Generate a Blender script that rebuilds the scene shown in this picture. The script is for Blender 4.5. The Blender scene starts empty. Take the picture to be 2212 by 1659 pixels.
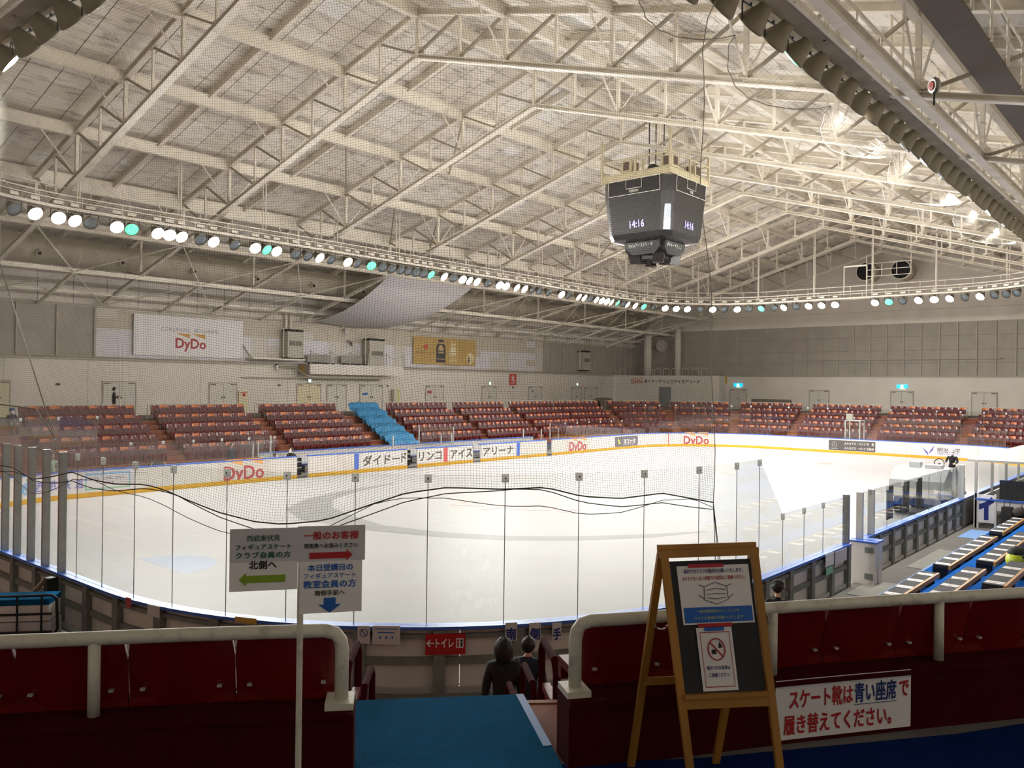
import bpy, math, random
from mathutils import Vector as V, Matrix
random.seed(11)
PI = math.pi
scene = bpy.context.scene
COL = scene.collection

# ------------------------------------------------------------------ camera
CAM = V((0, 0, 4.9)); FPX = 1792.0; CX, CY = 1106.0, 829.5
YAW, PITCH, ROLL = math.radians(40.57), math.radians(.14), math.radians(.71)
_fw = V((math.cos(YAW)*math.cos(PITCH), math.sin(YAW)*math.cos(PITCH), math.sin(PITCH)))
_r = V((math.sin(YAW), -math.cos(YAW), 0)); _u = _r.cross(_fw)
_rt = _r*math.cos(ROLL) + _u*math.sin(ROLL); _up = _u*math.cos(ROLL) - _r*math.sin(ROLL)
cd = bpy.data.cameras.new('camera'); cam = bpy.data.objects.new('camera', cd); COL.objects.link(cam)
cd.sensor_fit = 'HORIZONTAL'; cd.sensor_width = 36.0; cd.lens = FPX/2212*36; cd.clip_start = .05; cd.clip_end = 400
cam.matrix_world = Matrix((( _rt.x, _up.x, -_fw.x, CAM.x), (_rt.y, _up.y, -_fw.y, CAM.y), (_rt.z, _up.z, -_fw.z, CAM.z), (0, 0, 0, 1)))
scene.camera = cam
# ------------------------------------------------------------------ world, exposure
w = bpy.data.worlds.new('world'); scene.world = w; w.use_nodes = True
w.node_tree.nodes['Background'].inputs[0].default_value = (.9, .88, .85, 1)
w.node_tree.nodes['Background'].inputs[1].default_value = .02
vs = scene.view_settings
vs.view_transform = 'Standard'; vs.look = 'None'; vs.gamma = 1.0; vs.use_curve_mapping = False; vs.exposure = 0.0
scene.cycles.transparent_max_bounces = 24
scene.cycles.max_bounces = 6
scene.cycles.diffuse_bounces = 4
scene.cycles.use_light_tree = False
scene.cycles.caustics_reflective = False; scene.cycles.caustics_refractive = False
SPOT_W = 2350.0          # watts of one lit floodlight

# a point of the picture carried out onto a real plane of the hall (only used to measure where things stand)
def ray(u, v): return _fw + _rt*((u-CX)/FPX) - _up*((v-CY)/FPX)
def atX(u, v, x): d = ray(u, v); return CAM + d*(x/d.x)
def atY(u, v, y): d = ray(u, v); return CAM + d*(y/d.y)
def atZ(u, v, z): d = ray(u, v); return CAM + d*((z-CAM.z)/d.z)
def proj(p):
    p = V(p)-CAM; k = p.dot(_fw)
    if k < .1: return None
    return CX+FPX*p.dot(_rt)/k, CY-FPX*p.dot(_up)/k, k

# ------------------------------------------------------------------ materials
def lin(h):
    h = h.lstrip('#'); o = []
    for i in (0, 2, 4):
        c = int(h[i:i+2], 16)/255; o.append(c/12.92 if c <= .04045 else ((c+.055)/1.055)**2.4)
    return (*o, 1.0)
MATS = {}
def mat(name, col, rough=.6, metal=0.0, var=0.0, scale=3.0, bump=0.0, bscale=30.0, spec=.5, emit=None, es=0.0, stretch=(1, 1, 1), dirt=None, dscale=1.5, damt=.5):
    m = bpy.data.materials.new(name); m.use_nodes = True; nt = m.node_tree; N = nt.nodes; L = nt.links
    b = N['Principled BSDF']; c = lin(col)
    b.inputs['Base Color'].default_value = c; b.inputs['Roughness'].default_value = rough
    b.inputs['Metallic'].default_value = metal; b.inputs['Specular IOR Level'].default_value = spec
    geo = None
    def pos(sc):
        nonlocal geo
        if geo is None: geo = N.new('ShaderNodeNewGeometry')
        mp = N.new('ShaderNodeMapping'); mp.inputs['Scale'].default_value = [sc*k for k in stretch]
        L.new(geo.outputs['Position'], mp.inputs['Vector']); return mp.outputs['Vector']
    out = None
    if var:
        nz = N.new('ShaderNodeTexNoise'); nz.inputs['Scale'].default_value = 1.0; nz.inputs['Detail'].default_value = 5
        L.new(pos(scale), nz.inputs['Vector'])
        r = N.new('ShaderNodeValToRGB'); r.color_ramp.elements[0].position = .3; r.color_ramp.elements[1].position = .7
        r.color_ramp.elements[0].color = (*[k*(1-var) for k in c[:3]], 1); r.color_ramp.elements[1].color = (*[min(1, k*(1+var*.5)) for k in c[:3]], 1)
        L.new(nz.outputs['Fac'], r.inputs['Fac']); out = r.outputs['Color']
    if dirt:
        nz = N.new('ShaderNodeTexNoise'); nz.inputs['Scale'].default_value = 1.0; nz.inputs['Detail'].default_value = 8; nz.inputs['Roughness'].default_value = .65
        L.new(pos(dscale), nz.inputs['Vector'])
        r = N.new('ShaderNodeValToRGB'); r.color_ramp.elements[0].position = .52; r.color_ramp.elements[1].position = .72
        r.color_ramp.elements[0].color = (0, 0, 0, 1); r.color_ramp.elements[1].color = (damt, damt, damt, 1)
        L.new(nz.outputs['Fac'], r.inputs['Fac'])
        mx = N.new('ShaderNodeMix'); mx.data_type = 'RGBA'
        L.new(r.outputs['Color'], mx.inputs[0])
        if out is not None: L.new(out, mx.inputs[6])
        else: mx.inputs[6].default_value = c
        mx.inputs[7].default_value = lin(dirt); out = mx.outputs[2]
    if out is not None: L.new(out, b.inputs['Base Color'])
    if bump:
        nz = N.new('ShaderNodeTexNoise'); nz.inputs['Scale'].default_value = 1.0; nz.inputs['Detail'].default_value = 4
        L.new(pos(bscale), nz.inputs['Vector'])
        bp = N.new('ShaderNodeBump'); bp.inputs['Strength'].default_value = bump; bp.inputs['Distance'].default_value = .02
        L.new(nz.outputs['Fac'], bp.inputs['Height']); L.new(bp.outputs['Normal'], b.inputs['Normal'])
    if emit:
        m.cycles.emission_sampling = 'NONE'; b.inputs['Emission Color'].default_value = lin(emit); b.inputs['Emission Strength'].default_value = es
    MATS[name] = m; return m
def glass_mat(name, tint, refl=1.0):
    m = bpy.data.materials.new(name); m.use_nodes = True; nt = m.node_tree; N = nt.nodes; L = nt.links
    N.remove(N['Principled BSDF'])
    t = N.new('ShaderNodeBsdfTransparent'); t.inputs[0].default_value = (*tint, 1)
    g = N.new('ShaderNodeBsdfGlossy'); g.inputs['Roughness'].default_value = .02; g.inputs['Color'].default_value = (.9, .92, .92, 1)
    fr = N.new('ShaderNodeFresnel'); ge = N.new('ShaderNodeNewGeometry'); io = N.new('ShaderNodeMapRange'); io.inputs['To Min'].default_value = 1.45; io.inputs['To Max'].default_value = 1/1.45
    L.new(ge.outputs['Backfacing'], io.inputs['Value']); L.new(io.outputs['Result'], fr.inputs['IOR'])
    mu = N.new('ShaderNodeMath'); mu.operation = 'MULTIPLY'; mu.inputs[1].default_value = refl; L.new(fr.outputs[0], mu.inputs[0])
    mx = N.new('ShaderNodeMixShader'); L.new(mu.outputs[0], mx.inputs[0]); L.new(t.outputs[0], mx.inputs[1]); L.new(g.outputs[0], mx.inputs[2])
    L.new(mx.outputs[0], N['Material Output'].inputs['Surface']); MATS[name] = m; return m

mat('ice', '#918e8d', .5, 0, .05, .35, .05, 9, .12, dirt='#8b8988', dscale=.5, damt=.6)
mat('ice_wet', '#767473', .5, 0, .12, 1.2, spec=.12)
mat('ice_red', '#976c62', .5, 0, .15, 1.0); mat('ice_blue', '#828da0', .3)
mat('board_white', '#dad6d0', .35, 0, .05, 1.3, dirt='#b9b3aa', dscale=1.1, damt=.35)
mat('kick_yellow', '#d3a326', .45, 0, .1, 3); mat('cap_blue', '#3f6bc4', .4, 0, .12, 4)
mat('frame_grey', '#7d8079', .6, 0, .25, 5); mat('steel', '#9a9c99', .35, .7, .1, 8); mat('alu', '#c9c9c4', .4, .5, .06, 8)
mat('dark_metal', '#2b2b2c', .5, .3, .2, 6)
glass_mat('pane', (.935, .955, .945), 1.0); glass_mat('pane_low', (.93, .945, .94), 1.3)
mat('wall_white', '#e2dbd0', .75, 0, .06, .7, .05, 6, dirt='#a89f92', dscale=.35, damt=.35)
mat('wall_panel', '#d3cdc4', .7, 0, .05, 1.0); mat('wall_panel_new', '#dcd9dc', .6, 0, .03, 1.0); mat('wall_panel_old', '#c9c0ae', .75, 0, .08, 1.2)
mat('wall_grey', '#aaa399', .8, 0, .1, .8, .05, 5); mat('batten', '#b5ad9e', .7, 0, .1, 2)
mat('wall_dark', '#6f675c', .85, 0, .12, .8)
mat('steel_white', '#efe8d9', .55, 0, .1, 1.2, dirt='#8d7f66', dscale=1.8, damt=.35)
mat('steel_dark', '#a89f8d', .65, 0, .2, 1.5)
mat('seam', '#6e6452', .9); mat('seam_grey', '#83878a', .5); mat('clip_grey', '#c4c7c6', .5)
for i, c in enumerate(('#efe9dd', '#e8e1d3', '#f3eee4', '#f8f6f1')):
    mat('roof_panel_%d' % i, c, .85, 0, .10, .8, 0, dirt='#7d7464', dscale=2.0, damt=.75, stretch=(.55, 1.5, 1))
mat('duct', '#d2cab8', .5, .1, .15, .7, dirt='#7f7764', dscale=.8, damt=.5)
mat('black', '#0c0c0d', .7); mat('black_gloss', '#141416', .35, 0, .2, 4)
mat('seat_red', '#690e0d', .3, 0, .15, 5, spec=.5); mat('seat_orange', '#cd7238', .4, 0, .12, 6); mat('tag_white', '#e6e3dc', .5)
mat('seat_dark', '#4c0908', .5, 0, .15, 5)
mat('terrace', '#8a4b33', .75, 0, .15, 1.2, dirt='#5f2d20', dscale=1.0, damt=.5); mat('terrace_edge', '#b07f63', .7, 0, .1, 4)
mat('terrace_grey', '#5f6468', .8, 0, .15, 1.0)
mat('concrete', '#6d6a64', .8, 0, .15, .9, .1, 8, dirt='#4d4a45', dscale=.8, damt=.5)
mat('rubber_mat', '#8c8a82', .8, 0, .1, 2)
mat('kerb_red', '#420e0d', .8, 0, .2, 3, .15, 20, dirt='#3f1512', dscale=2.5, damt=.5, spec=.05)
mat('carpet_blue', '#1d68c4', .95, 0, .12, 6, .3, 90, spec=.05); mat('carpet_deep', '#08235a', .95, 0, .15, 8, .3, 90, spec=.05); mat('tape_blue', '#7ea3d8', .6)
mat('mat_blue', '#055884', 1.0, 0, .12, 6, .3, 80, spec=.05)
mat('tarp', '#2f86b8', .55, 0, .12, 3, .4, 7)
mat('cloth_white', '#e4e1de', .85, 0, .03, 1)
mat('rail_white', '#d8d4c4', .45, 0, .06, 3, dirt='#6a665a', dscale=9, damt=.55)
mat('wood', '#a8762c', .55, 0, .25, 3, stretch=(1, 1, .25)); mat('wood_pale', '#d59a4a', .5, 0, .15, 5)
mat('paper', '#e9e6e4', .6); mat('paper_grey', '#c9c6c8', .6, 0, .03, 2); mat('print_grey', '#77757a', .6)
mat('slate', '#26262a', .7, 0, .15, 6)
mat('ink_black', '#131216', .6); mat('ink_green', '#175c46', .6); mat('ink_red', '#b01c22', .6); mat('ink_blue', '#1e5fb4', .6)
mat('ink_navy', '#1d2f77', .6); mat('ink_lime', '#86a521', .6); mat('ink_yellow', '#c9cf5a', .6); mat('ink_brown', '#5a4a3c', .6)
mat('print_red', '#b04a4e', .5); mat('print_orange', '#eda95c', .5); mat('print_dark', '#55504f', .5); mat('print_white', '#dedbd8', .5)
mat('print_slate', '#6a6771', .5); mat('print_blue', '#4a72cf', .5); mat('print_line', '#d25a5a', .5); mat('print_violet', '#5a55a8', .5)
mat('print_sky', '#7fb4dd', .5); mat('print_leaf', '#8cc0a0', .5); mat('print_indigo', '#6f78bf', .5)
mat('dydo_red', '#a92a35', .5); mat('dydo_gold', '#cf9a3e', .5); mat('banner_gold', '#c3a25c', .55, 0, .12, .8)
mat('bottle_black', '#23212a', .4, 0, .2, 5); mat('bottle_gold', '#cdb177', .4, 0, .2, 5); mat('cream', '#e5dcb8', .6)
mat('sign_red', '#c5402c', .5); mat('sign_crimson', '#b3121a', .45); mat('sign_yellow', '#c9a24a', .55)
mat('door_white', '#d6d0c6', .6, 0, .03, 1); mat('door_cream', '#ddd2ae', .6, 0, .03, 1); mat('door_grey', '#7f8283', .6, 0, .05, 1)
mat('appliance', '#b9b3a4', .5, 0, .05, 2); mat('grille', '#6c675c', .6)
mat('lamp_on', '#ffffff', .3, emit='#fff6ee', es=40); mat('lamp_green', '#7fe0b8', .3, emit='#58e6ae', es=1.6)
mat('lamp_off', '#6f7a80', .15, .3, .1, 6); mat('lamp_body', '#8d8570', .5, .3, .15, 4)
mat('exit_cyan', '#20b8e0', .4, emit='#10c0ee', es=1.3); mat('exit_white', '#e8fff4', .4, emit='#d8fff0', es=1.6)
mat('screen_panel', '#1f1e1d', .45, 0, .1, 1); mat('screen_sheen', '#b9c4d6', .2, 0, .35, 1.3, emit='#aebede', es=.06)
mat('digit_violet', '#b9b2f2', .4, emit='#b5adf5', es=1.0); mat('board_frame', '#e0ddd4', .5)
mat('gantry', '#c6bb9a', .55, 0, .12, 2)
mat('net_white', '#8f8b80', .7); mat('net_grey', '#97948c', .8); mat('rope_dark', '#4a4844', .8)
mat('machine_white', '#a4a6a8', .25, 0, .05, 2); mat('machine_blue', '#2d4f8c', .4); mat('rubber', '#161616', .8)
mat('skin', '#d9b196', .6); mat('hair', '#15110f', .55, 0, .2, 30); mat('cloth_black', '#0e0e11', .8, 0, .2, 15); mat('cloth_navy', '#1b2236', .8, 0, .2, 15)
mat('mask', '#eceef0', .7); mat('bag_yellow', '#c6d426', .5, 0, .15, 12); mat('bag_dark', '#2a2520', .75, 0, .2, 12)
mat('cloth_pale', '#b9cfc0', .8, 0, .1, 10); mat('cloth_blue', '#3c4b86', .8, 0, .15, 10)
m_ = mat('clip_plate', '#d9dbda', .5); _nt = m_.node_tree; _t = _nt.nodes.new('ShaderNodeBsdfTranslucent'); _t.inputs[0].default_value = (.8, .8, .78, 1)
_mx = _nt.nodes.new('ShaderNodeMixShader'); _mx.inputs[0].default_value = .65; _nt.links.new(_nt.nodes['Principled BSDF'].outputs[0], _mx.inputs[1]); _nt.links.new(_t.outputs[0], _mx.inputs[2]); _nt.links.new(_mx.outputs[0], _nt.nodes['Material Output'].inputs['Surface'])
M = MATS

# ------------------------------------------------------------------ mesh builder
class MB:
    def __init__(s): s.v = []; s.f = []; s.mi = []; s.m = 0; s.smooth = False
    def add(s, vs_, fs):
        o = len(s.v); s.v += [tuple(p) for p in vs_]
        for f in fs: s.f.append([i+o for i in f]); s.mi.append(s.m)
        return s
    def obox(s, c, a, b, d):
        c, a, b, d = V(c), V(a), V(b), V(d)
        vs_ = [c+a*i+b*j+d*k for k in (-1, 1) for j in (-1, 1) for i in (-1, 1)]
        return s.add(vs_, [(0, 2, 3, 1), (4, 5, 7, 6), (0, 1, 5, 4), (2, 6, 7, 3), (0, 4, 6, 2), (1, 3, 7, 5)])
    def box(s, x0, y0, z0, x1, y1, z1):
        return s.obox(((x0+x1)/2, (y0+y1)/2, (z0+z1)/2), (abs(x1-x0)/2, 0, 0), (0, abs(y1-y0)/2, 0), (0, 0, abs(z1-z0)/2))
    def beam(s, p, q, w_, h, up=(0, 0, 1)):
        p, q = V(p), V(q); d = q-p; L = d.length
        if L < 1e-6: return s
        d = d/L; side = d.cross(V(up))
        if side.length < 1e-4: side = d.cross(V((1, 0, 0)))
        side.normalize(); u2 = side.cross(d)
        return s.obox((p+q)/2, d*(L/2), side*(w_/2), u2*(h/2))
    def ibeam(s, p, q, w_, h, t=.03, up=(0, 0, 1)):
        p, q = V(p), V(q); d = (q-p).normalized(); side = d.cross(V(up)).normalized(); u2 = side.cross(d)
        s.beam(p, q, t, h-2*t, up)
        for k in (-1, 1): o = u2*k*(h/2-t/2); s.beam(p+o, q+o, w_, t, up)
        return s
    def path(s, pts, r, n=6, closed=False, cap=True):
        pts = [V(p) for p in pts]; m = len(pts); rings = []
        prev = None
        for i in range(m):
            a = pts[(i-1) % m] if (closed or i > 0) else pts[i]; b = pts[(i+1) % m] if (closed or i < m-1) else pts[i]
            t = (b-a)
            if t.length < 1e-9: t = V((0, 0, 1))
            t.normalize()
            if prev is None:
                x = t.cross(V((0, 0, 1)));
                if x.length < .1: x = t.cross(V((1, 0, 0)))
            else: x = prev - t*prev.dot(t)
            x.normalize(); prev = x; y = t.cross(x)
            rr = r[i] if isinstance(r, (list, tuple)) else r
            rings.append([pts[i]+(x*math.cos(k*2*PI/n)+y*math.sin(k*2*PI/n))*rr for k in range(n)])
        vs_ = [p for rg in rings for p in rg]; fs = []
        for i in range(m if closed else m-1):
            j = (i+1) % m
            for k in range(n): fs.append((i*n+k, i*n+(k+1) % n, j*n+(k+1) % n, j*n+k))
        if cap and not closed: fs.append(tuple(range(n))[::-1]); fs.append(tuple((m-1)*n+k for k in range(n)))
        return s.add(vs_, fs)
    def tube(s, p, q, r, n=8, r2=None): return s.path([p, q], [r, r if r2 is None else r2], n)
    def lathe(s, prof, n=14, c=(0, 0, 0), ax=(0, 0, 1)):
        ax = V(ax).normalized(); x = ax.orthogonal().normalized(); y = ax.cross(x); c = V(c)
        vs_ = [c+ax*z+(x*math.cos(k*2*PI/n)+y*math.sin(k*2*PI/n))*max(r, 1e-4) for r, z in prof for k in range(n)]; fs = []
        for i in range(len(prof)-1):
            for k in range(n): fs.append((i*n+k, i*n+(k+1) % n, (i+1)*n+(k+1) % n, (i+1)*n+k))
        return s.add(vs_, fs)
    def disc(s, c, r, nrm, n=16):
        nrm = V(nrm).normalized(); x = nrm.orthogonal().normalized(); y = nrm.cross(x); c = V(c)
        return s.add([c+(x*math.cos(k*2*PI/n)+y*math.sin(k*2*PI/n))*r for k in range(n)], [tuple(range(n))])
    def grid(s, fn, nu, nv):
        vs_ = [fn(i/nu, j/nv) for j in range(nv+1) for i in range(nu+1)]
        return s.add(vs_, [(j*(nu+1)+i, j*(nu+1)+i+1, (j+1)*(nu+1)+i+1, (j+1)*(nu+1)+i) for j in range(nv) for i in range(nu)])
    def sheet(s, fn, nu, nv, nrm, t):
        nrm = V(nrm)*t; o = s.grid(fn, nu, nv); s.grid(lambda a, b: V(fn(1-a, b))+nrm, nu, nv)
        e = [(i/nu, 0) for i in range(nu+1)]+[(1, j/nv) for j in range(1, nv+1)]+[(1-i/nu, 1) for i in range(1, nu+1)]+[(0, 1-j/nv) for j in range(1, nv+1)]
        vs_ = [V(fn(*k)) for k in e]; n = len(vs_)
        return s.add(vs_+[p+nrm for p in vs_], [(i+1, i, i+n, i+1+n) for i in range(n-1)])
    def prism(s, poly, fn, t):
        """poly: 2-D outline, fn(x, y, d) -> 3-D; t thickness along d"""
        n = len(poly)
        vs_ = [fn(x, y, t) for x, y in poly]+[fn(x, y, 0) for x, y in poly]
        return s.add(vs_, [tuple(range(n)), tuple(range(2*n-1, n-1, -1))]+[(i+n, (i+1) % n+n, (i+1) % n, i) for i in range(n)])
    def ball(s, c, rx, ry=None, rz=None, nu=12, nv=8):
        ry = rx if ry is None else ry; rz = rx if rz is None else rz; c = V(c)
        return s.grid(lambda a, b: c+V((rx*math.cos(a*2*PI)*math.sin(b*PI), ry*math.sin(a*2*PI)*math.sin(b*PI), rz*math.cos(b*PI))), nu, nv)
    def mesh(s, name, mats, off=(0, 0, 0)):
        me = bpy.data.meshes.new(name); o = V(off)
        me.from_pydata([(a-o.x, b-o.y, c-o.z) for a, b, c in s.v], [], s.f)
        for m_ in (mats if isinstance(mats, (list, tuple)) else [mats]): me.materials.append(M[m_])
        if any(s.mi): me.polygons.foreach_set('material_index', s.mi)
        if s.smooth: me.polygons.foreach_set('use_smooth', [True]*len(me.polygons))
        me.update(); return me
    def build(s, name, mats, parent=None, world=True, loc=None):
        """parent None: a top-level mesh with its origin at its base; else a part in world (default) or parent coordinates"""
        if not s.v: return None
        if parent is None:
            if loc is None:
                xs, ys, zs = zip(*s.v); loc = ((min(xs)+max(xs))/2, (min(ys)+max(ys))/2, min(zs))
            ob = bpy.data.objects.new(name, s.mesh(name, mats, loc)); ob.location = loc
        else:
            off = V((0, 0, 0)); q = parent
            while world and q: off += q.location; q = q.parent
            ob = bpy.data.objects.new(name, s.mesh(name, mats, off)); ob.parent = parent
        COL.objects.link(ob); return ob
def tag(o, label, cat=None, group=None, kind=None):
    o['label'] = label
    if cat: o['category'] = cat
    if group: o['group'] = group
    if kind: o['kind'] = kind
    return o
def thing(name, label, cat, loc=(0, 0, 0), rz=0, group=None, kind=None):
    o = bpy.data.objects.new(name, None); o.empty_display_size = .1; COL.objects.link(o)
    o.location = loc; o.rotation_euler = (0, 0, rz)
    return tag(o, label, cat, group, kind)
def dup(o, parent=None, depth=0):
    c = o.copy(); COL.objects.link(c)
    if parent is not None: c.parent = parent
    for ch in list(o.children): dup(ch, c, depth+1)
    return c
def inst(name, me, parent=None, loc=(0, 0, 0), rz=0):
    o = bpy.data.objects.new(name, me); o.location = loc; o.rotation_euler = (0, 0, rz)
    if parent is not None: o.parent = parent
    COL.objects.link(o); return o

# ------------------------------------------------------------------ lettering
_tc = {}
def glyphs(body, bold=0.0):
    k = (body, bold)
    if k not in _tc:
        c = bpy.data.curves.new('t', 'FONT'); c.body = body; c.size = 1; c.resolution_u = 2; c.offset = bold
        o = bpy.data.objects.new('t', c); COL.objects.link(o)
        me = bpy.data.meshes.new_from_object(o.evaluated_get(bpy.context.evaluated_depsgraph_get()))
        vs_ = [(p.co.x, p.co.y) for p in me.vertices]; fs = [tuple(p.vertices) for p in me.polygons]
        bpy.data.objects.remove(o); bpy.data.curves.remove(c); bpy.data.meshes.remove(me)
        if vs_:
            x0 = min(p[0] for p in vs_); x1 = max(p[0] for p in vs_); y0 = min(p[1] for p in vs_); y1 = max(p[1] for p in vs_)
        else: x0 = x1 = y0 = y1 = 0
        _tc[k] = (vs_, fs, x0, x1, y0, y1)
    return _tc[k]
def text(mb, body, fn, cx, cy, wd, ht=None, bold=0.0, d=.004, slant=0):
    """letters centred on (cx, cy), wd wide and ht high (None: in proportion), laid on a surface by fn(x, y, d); bold thickens the strokes"""
    vs_, fs, x0, x1, y0, y1 = glyphs(body)
    if not vs_: return
    sx = wd/(x1-x0); sy = sx if ht is None else ht/(y1-y0); q = bold*1.1
    for i, (ox, oy) in enumerate(((q, q), (-q, q), (-q, -q), (q, -q), (0, 0)) if bold > .005 else ((0, 0),)):
        mb.add([fn(cx+(x-(x0+x1)/2+ox)*sx+slant*(y-(y0+y1)/2)*sy, cy+(y-(y0+y1)/2+oy)*sy, d+i*.00015) for x, y in vs_], fs)
def rect(mb, fn, x0, y0, x1, y1, d=.002, n=1):
    mb.grid(lambda a, b: fn(x0+(x1-x0)*a, y0+(y1-y0)*b, d), n, 1)
def plane(o, rt, up):
    o, rt, up = V(o), V(rt).normalized(), V(up).normalized(); nn = rt.cross(up)
    return lambda x, y, d=0: o+rt*x+up*y+nn*d
def arrow(mb, fn, cx, cy, L, wd, head, hw, ang, d=.004):
    ca, sa = math.cos(ang), math.sin(ang)
    for pts in ([(-L/2, -wd/2), (L/2-head, -wd/2), (L/2-head, wd/2), (-L/2, wd/2)], [(L/2-head, -hw/2), (L/2, 0), (L/2-head, hw/2)]):
        mb.add([fn(cx+x*ca-y*sa, cy+x*sa+y*ca, d) for x, y in pts], [tuple(range(len(pts)))])
def dydo(parent, fn, cx, cy, wd, red='dydo_red', gold='dydo_gold', name='logo'):
    t = MB(); text(t, 'DyDo', fn, cx, cy-.12*wd, wd, wd*.40, .02, .006); o = t.build(name+'_lettering', red, parent)
    g = MB()
    for a in (-.5, .02): g.add([fn(cx+a*wd, cy+.24*wd, .006), fn(cx+(a+.46)*wd, cy+.09*wd, .006), fn(cx+(a+.46)*wd, cy+.24*wd, .006)], [(0, 1, 2)])
    g.build(name+'_wedges', gold, parent); return o

# ------------------------------------------------------------------ the rink outline: one path, counter-clockwise, s metres from the south side's west end
RX0, RX1, RY0, RY1, RC = 6.75, 65.6, 7.05, 36.15, 8.1
L1 = RX1-RX0-2*RC; L2 = RY1-RY0-2*RC; AR = RC*PI/2; TOT = 2*(L1+L2)+4*AR
def rp(s, off=0.0, z=0.0):
    s = s % TOT; r = RC+off
    for i, (L, o, t, c) in enumerate(((L1, (RX0+RC, RY0), (1, 0), (RX1-RC, RY0+RC)), (L2, (RX1, RY0+RC), (0, 1), (RX1-RC, RY1-RC)),
                                      (L1, (RX1-RC, RY1), (-1, 0), (RX0+RC, RY1-RC)), (L2, (RX0, RY1-RC), (0, -1), (RX0+RC, RY0+RC)))):
        n = (t[1], -t[0])
        if s <= L: return V((o[0]+t[0]*s+n[0]*off, o[1]+t[1]*s+n[1]*off, z))
        s -= L
        if s <= AR:
            a = math.atan2(n[1], n[0])+s/RC
            return V((c[0]+r*math.cos(a), c[1]+r*math.sin(a), z))
        s -= AR
def rn(s):
    return (rp(s, 1)-rp(s, 0)).normalized()
sS = lambda x: x-(RX0+RC)
sE = lambda y: L1+AR+(y-RY0-RC)
sN = lambda x: L1+2*AR+L2+(RX1-RC-x)
sW = lambda y: 2*L1+3*AR+L2+(RY1-RC-y)
S_SE, S_NE, S_NW, S_SW = L1, L1+AR+L2, 2*L1+2*AR+L2, TOT-AR      # where the four corners start
def segs(s0, s1, step=.75):
    """break points of a stretch of the path: straight runs stay whole"""
    pts = [s0]
    for k in (-1, 0, 1):
        for c in (S_SE, S_NE, S_NW, S_SW):
            a, b = c+k*TOT, c+AR+k*TOT
            a2, b2 = max(a, s0), min(b, s1)
            if b2 > a2:
                n = max(1, math.ceil((b2-a2)/step)); pts += [a2+(b2-a2)*i/n for i in range(n+1)]
    pts.append(s1); pts.sort(); o = [pts[0]]
    for p in pts[1:]:
        if p-o[-1] > 1e-4: o.append(p)
    return o
def slab(mb, s0, s1, o0, o1, z0, z1, step=.75):
    """a bar of rectangular section along the path"""
    ss = segs(s0, s1, step); n = len(ss); vs_ = []
    for s in ss: vs_ += [rp(s, o0, z0), rp(s, o1, z0), rp(s, o1, z1), rp(s, o0, z1)]
    fs = [(0, 1, 2, 3), tuple(4*(n-1)+k for k in (3, 2, 1, 0))]
    for i in range(n-1):
        for k in range(4): fs.append((4*i+k, 4*i+4+k, 4*i+4+(k+1) % 4, 4*i+(k+1) % 4))
    return mb.add(vs_, fs)
def along(s0, s1, off, z, step=.75): return [rp(s, off, z) for s in segs(s0, s1, step)]
def inner(s0, z0=0.0): return lambda x, y, d=0: rp(s0-x, -d, z0+y)        # print on the ice side of the boards
def outer(s0, off, z0=0.0): return lambda x, y, d=0: rp(s0+x, off+d, z0+y)   # print on the outside

class Line:
    """a smooth plan line through given points, left to right as seen from the concourse; off > 0 is the concourse side"""
    def __init__(l, pts):
        P = [V((x, y, 0)) for x, y in pts]; q = []
        for i in range(len(P)-1):
            a, b, c, d = P[max(0, i-1)], P[i], P[i+1], P[min(len(P)-1, i+2)]
            for k in range(8):
                t = k/8; q.append(.5*((2*b)+(c-a)*t+(2*a-5*b+4*c-d)*t*t+(3*b-a-3*c+d)*t**3))
        q.append(P[-1]); l.q = q; l.c = [0.0]
        for i in range(1, len(q)): l.c.append(l.c[-1]+(q[i]-q[i-1]).length)
        l.L = l.c[-1]
    def at(l, t, off=0.0, z=0.0):
        t = min(max(t, 0), l.L); i = 0
        while i < len(l.c)-2 and l.c[i+1] < t: i += 1
        k = (t-l.c[i])/(l.c[i+1]-l.c[i]); p = l.q[i].lerp(l.q[i+1], k); d = (l.q[min(i+2, len(l.q)-1)]-l.q[max(i-1, 0)]).normalized()
        return p+V((d.y, -d.x, 0))*off+V((0, 0, z))
    def nrm(l, t): return (l.at(t, -1)-l.at(t, 0)).normalized()          # towards the ice
    def slab(l, mb, t0, t1, o0, o1, z0, z1, step=.3):
        n = max(1, math.ceil((t1-t0)/step)); vs_ = []
        for i in range(n+1):
            t = t0+(t1-t0)*i/n; vs_ += [l.at(t, o0, z0), l.at(t, o1, z0), l.at(t, o1, z1), l.at(t, o0, z1)]
        fs = [(0, 1, 2, 3), tuple(4*n+k for k in (3, 2, 1, 0))]
        for i in range(n):
            for k in range(4): fs.append((4*i+k, 4*i+4+k, 4*i+4+(k+1) % 4, 4*i+(k+1) % 4))
        return mb.add(vs_, fs)
    def t_of_u(l, u, z): return min((abs(proj(l.at(l.L*i/500, 0, z))[0]-u), l.L*i/500) for i in range(501) if proj(l.at(l.L*i/500, 0, z)))[1]

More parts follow.
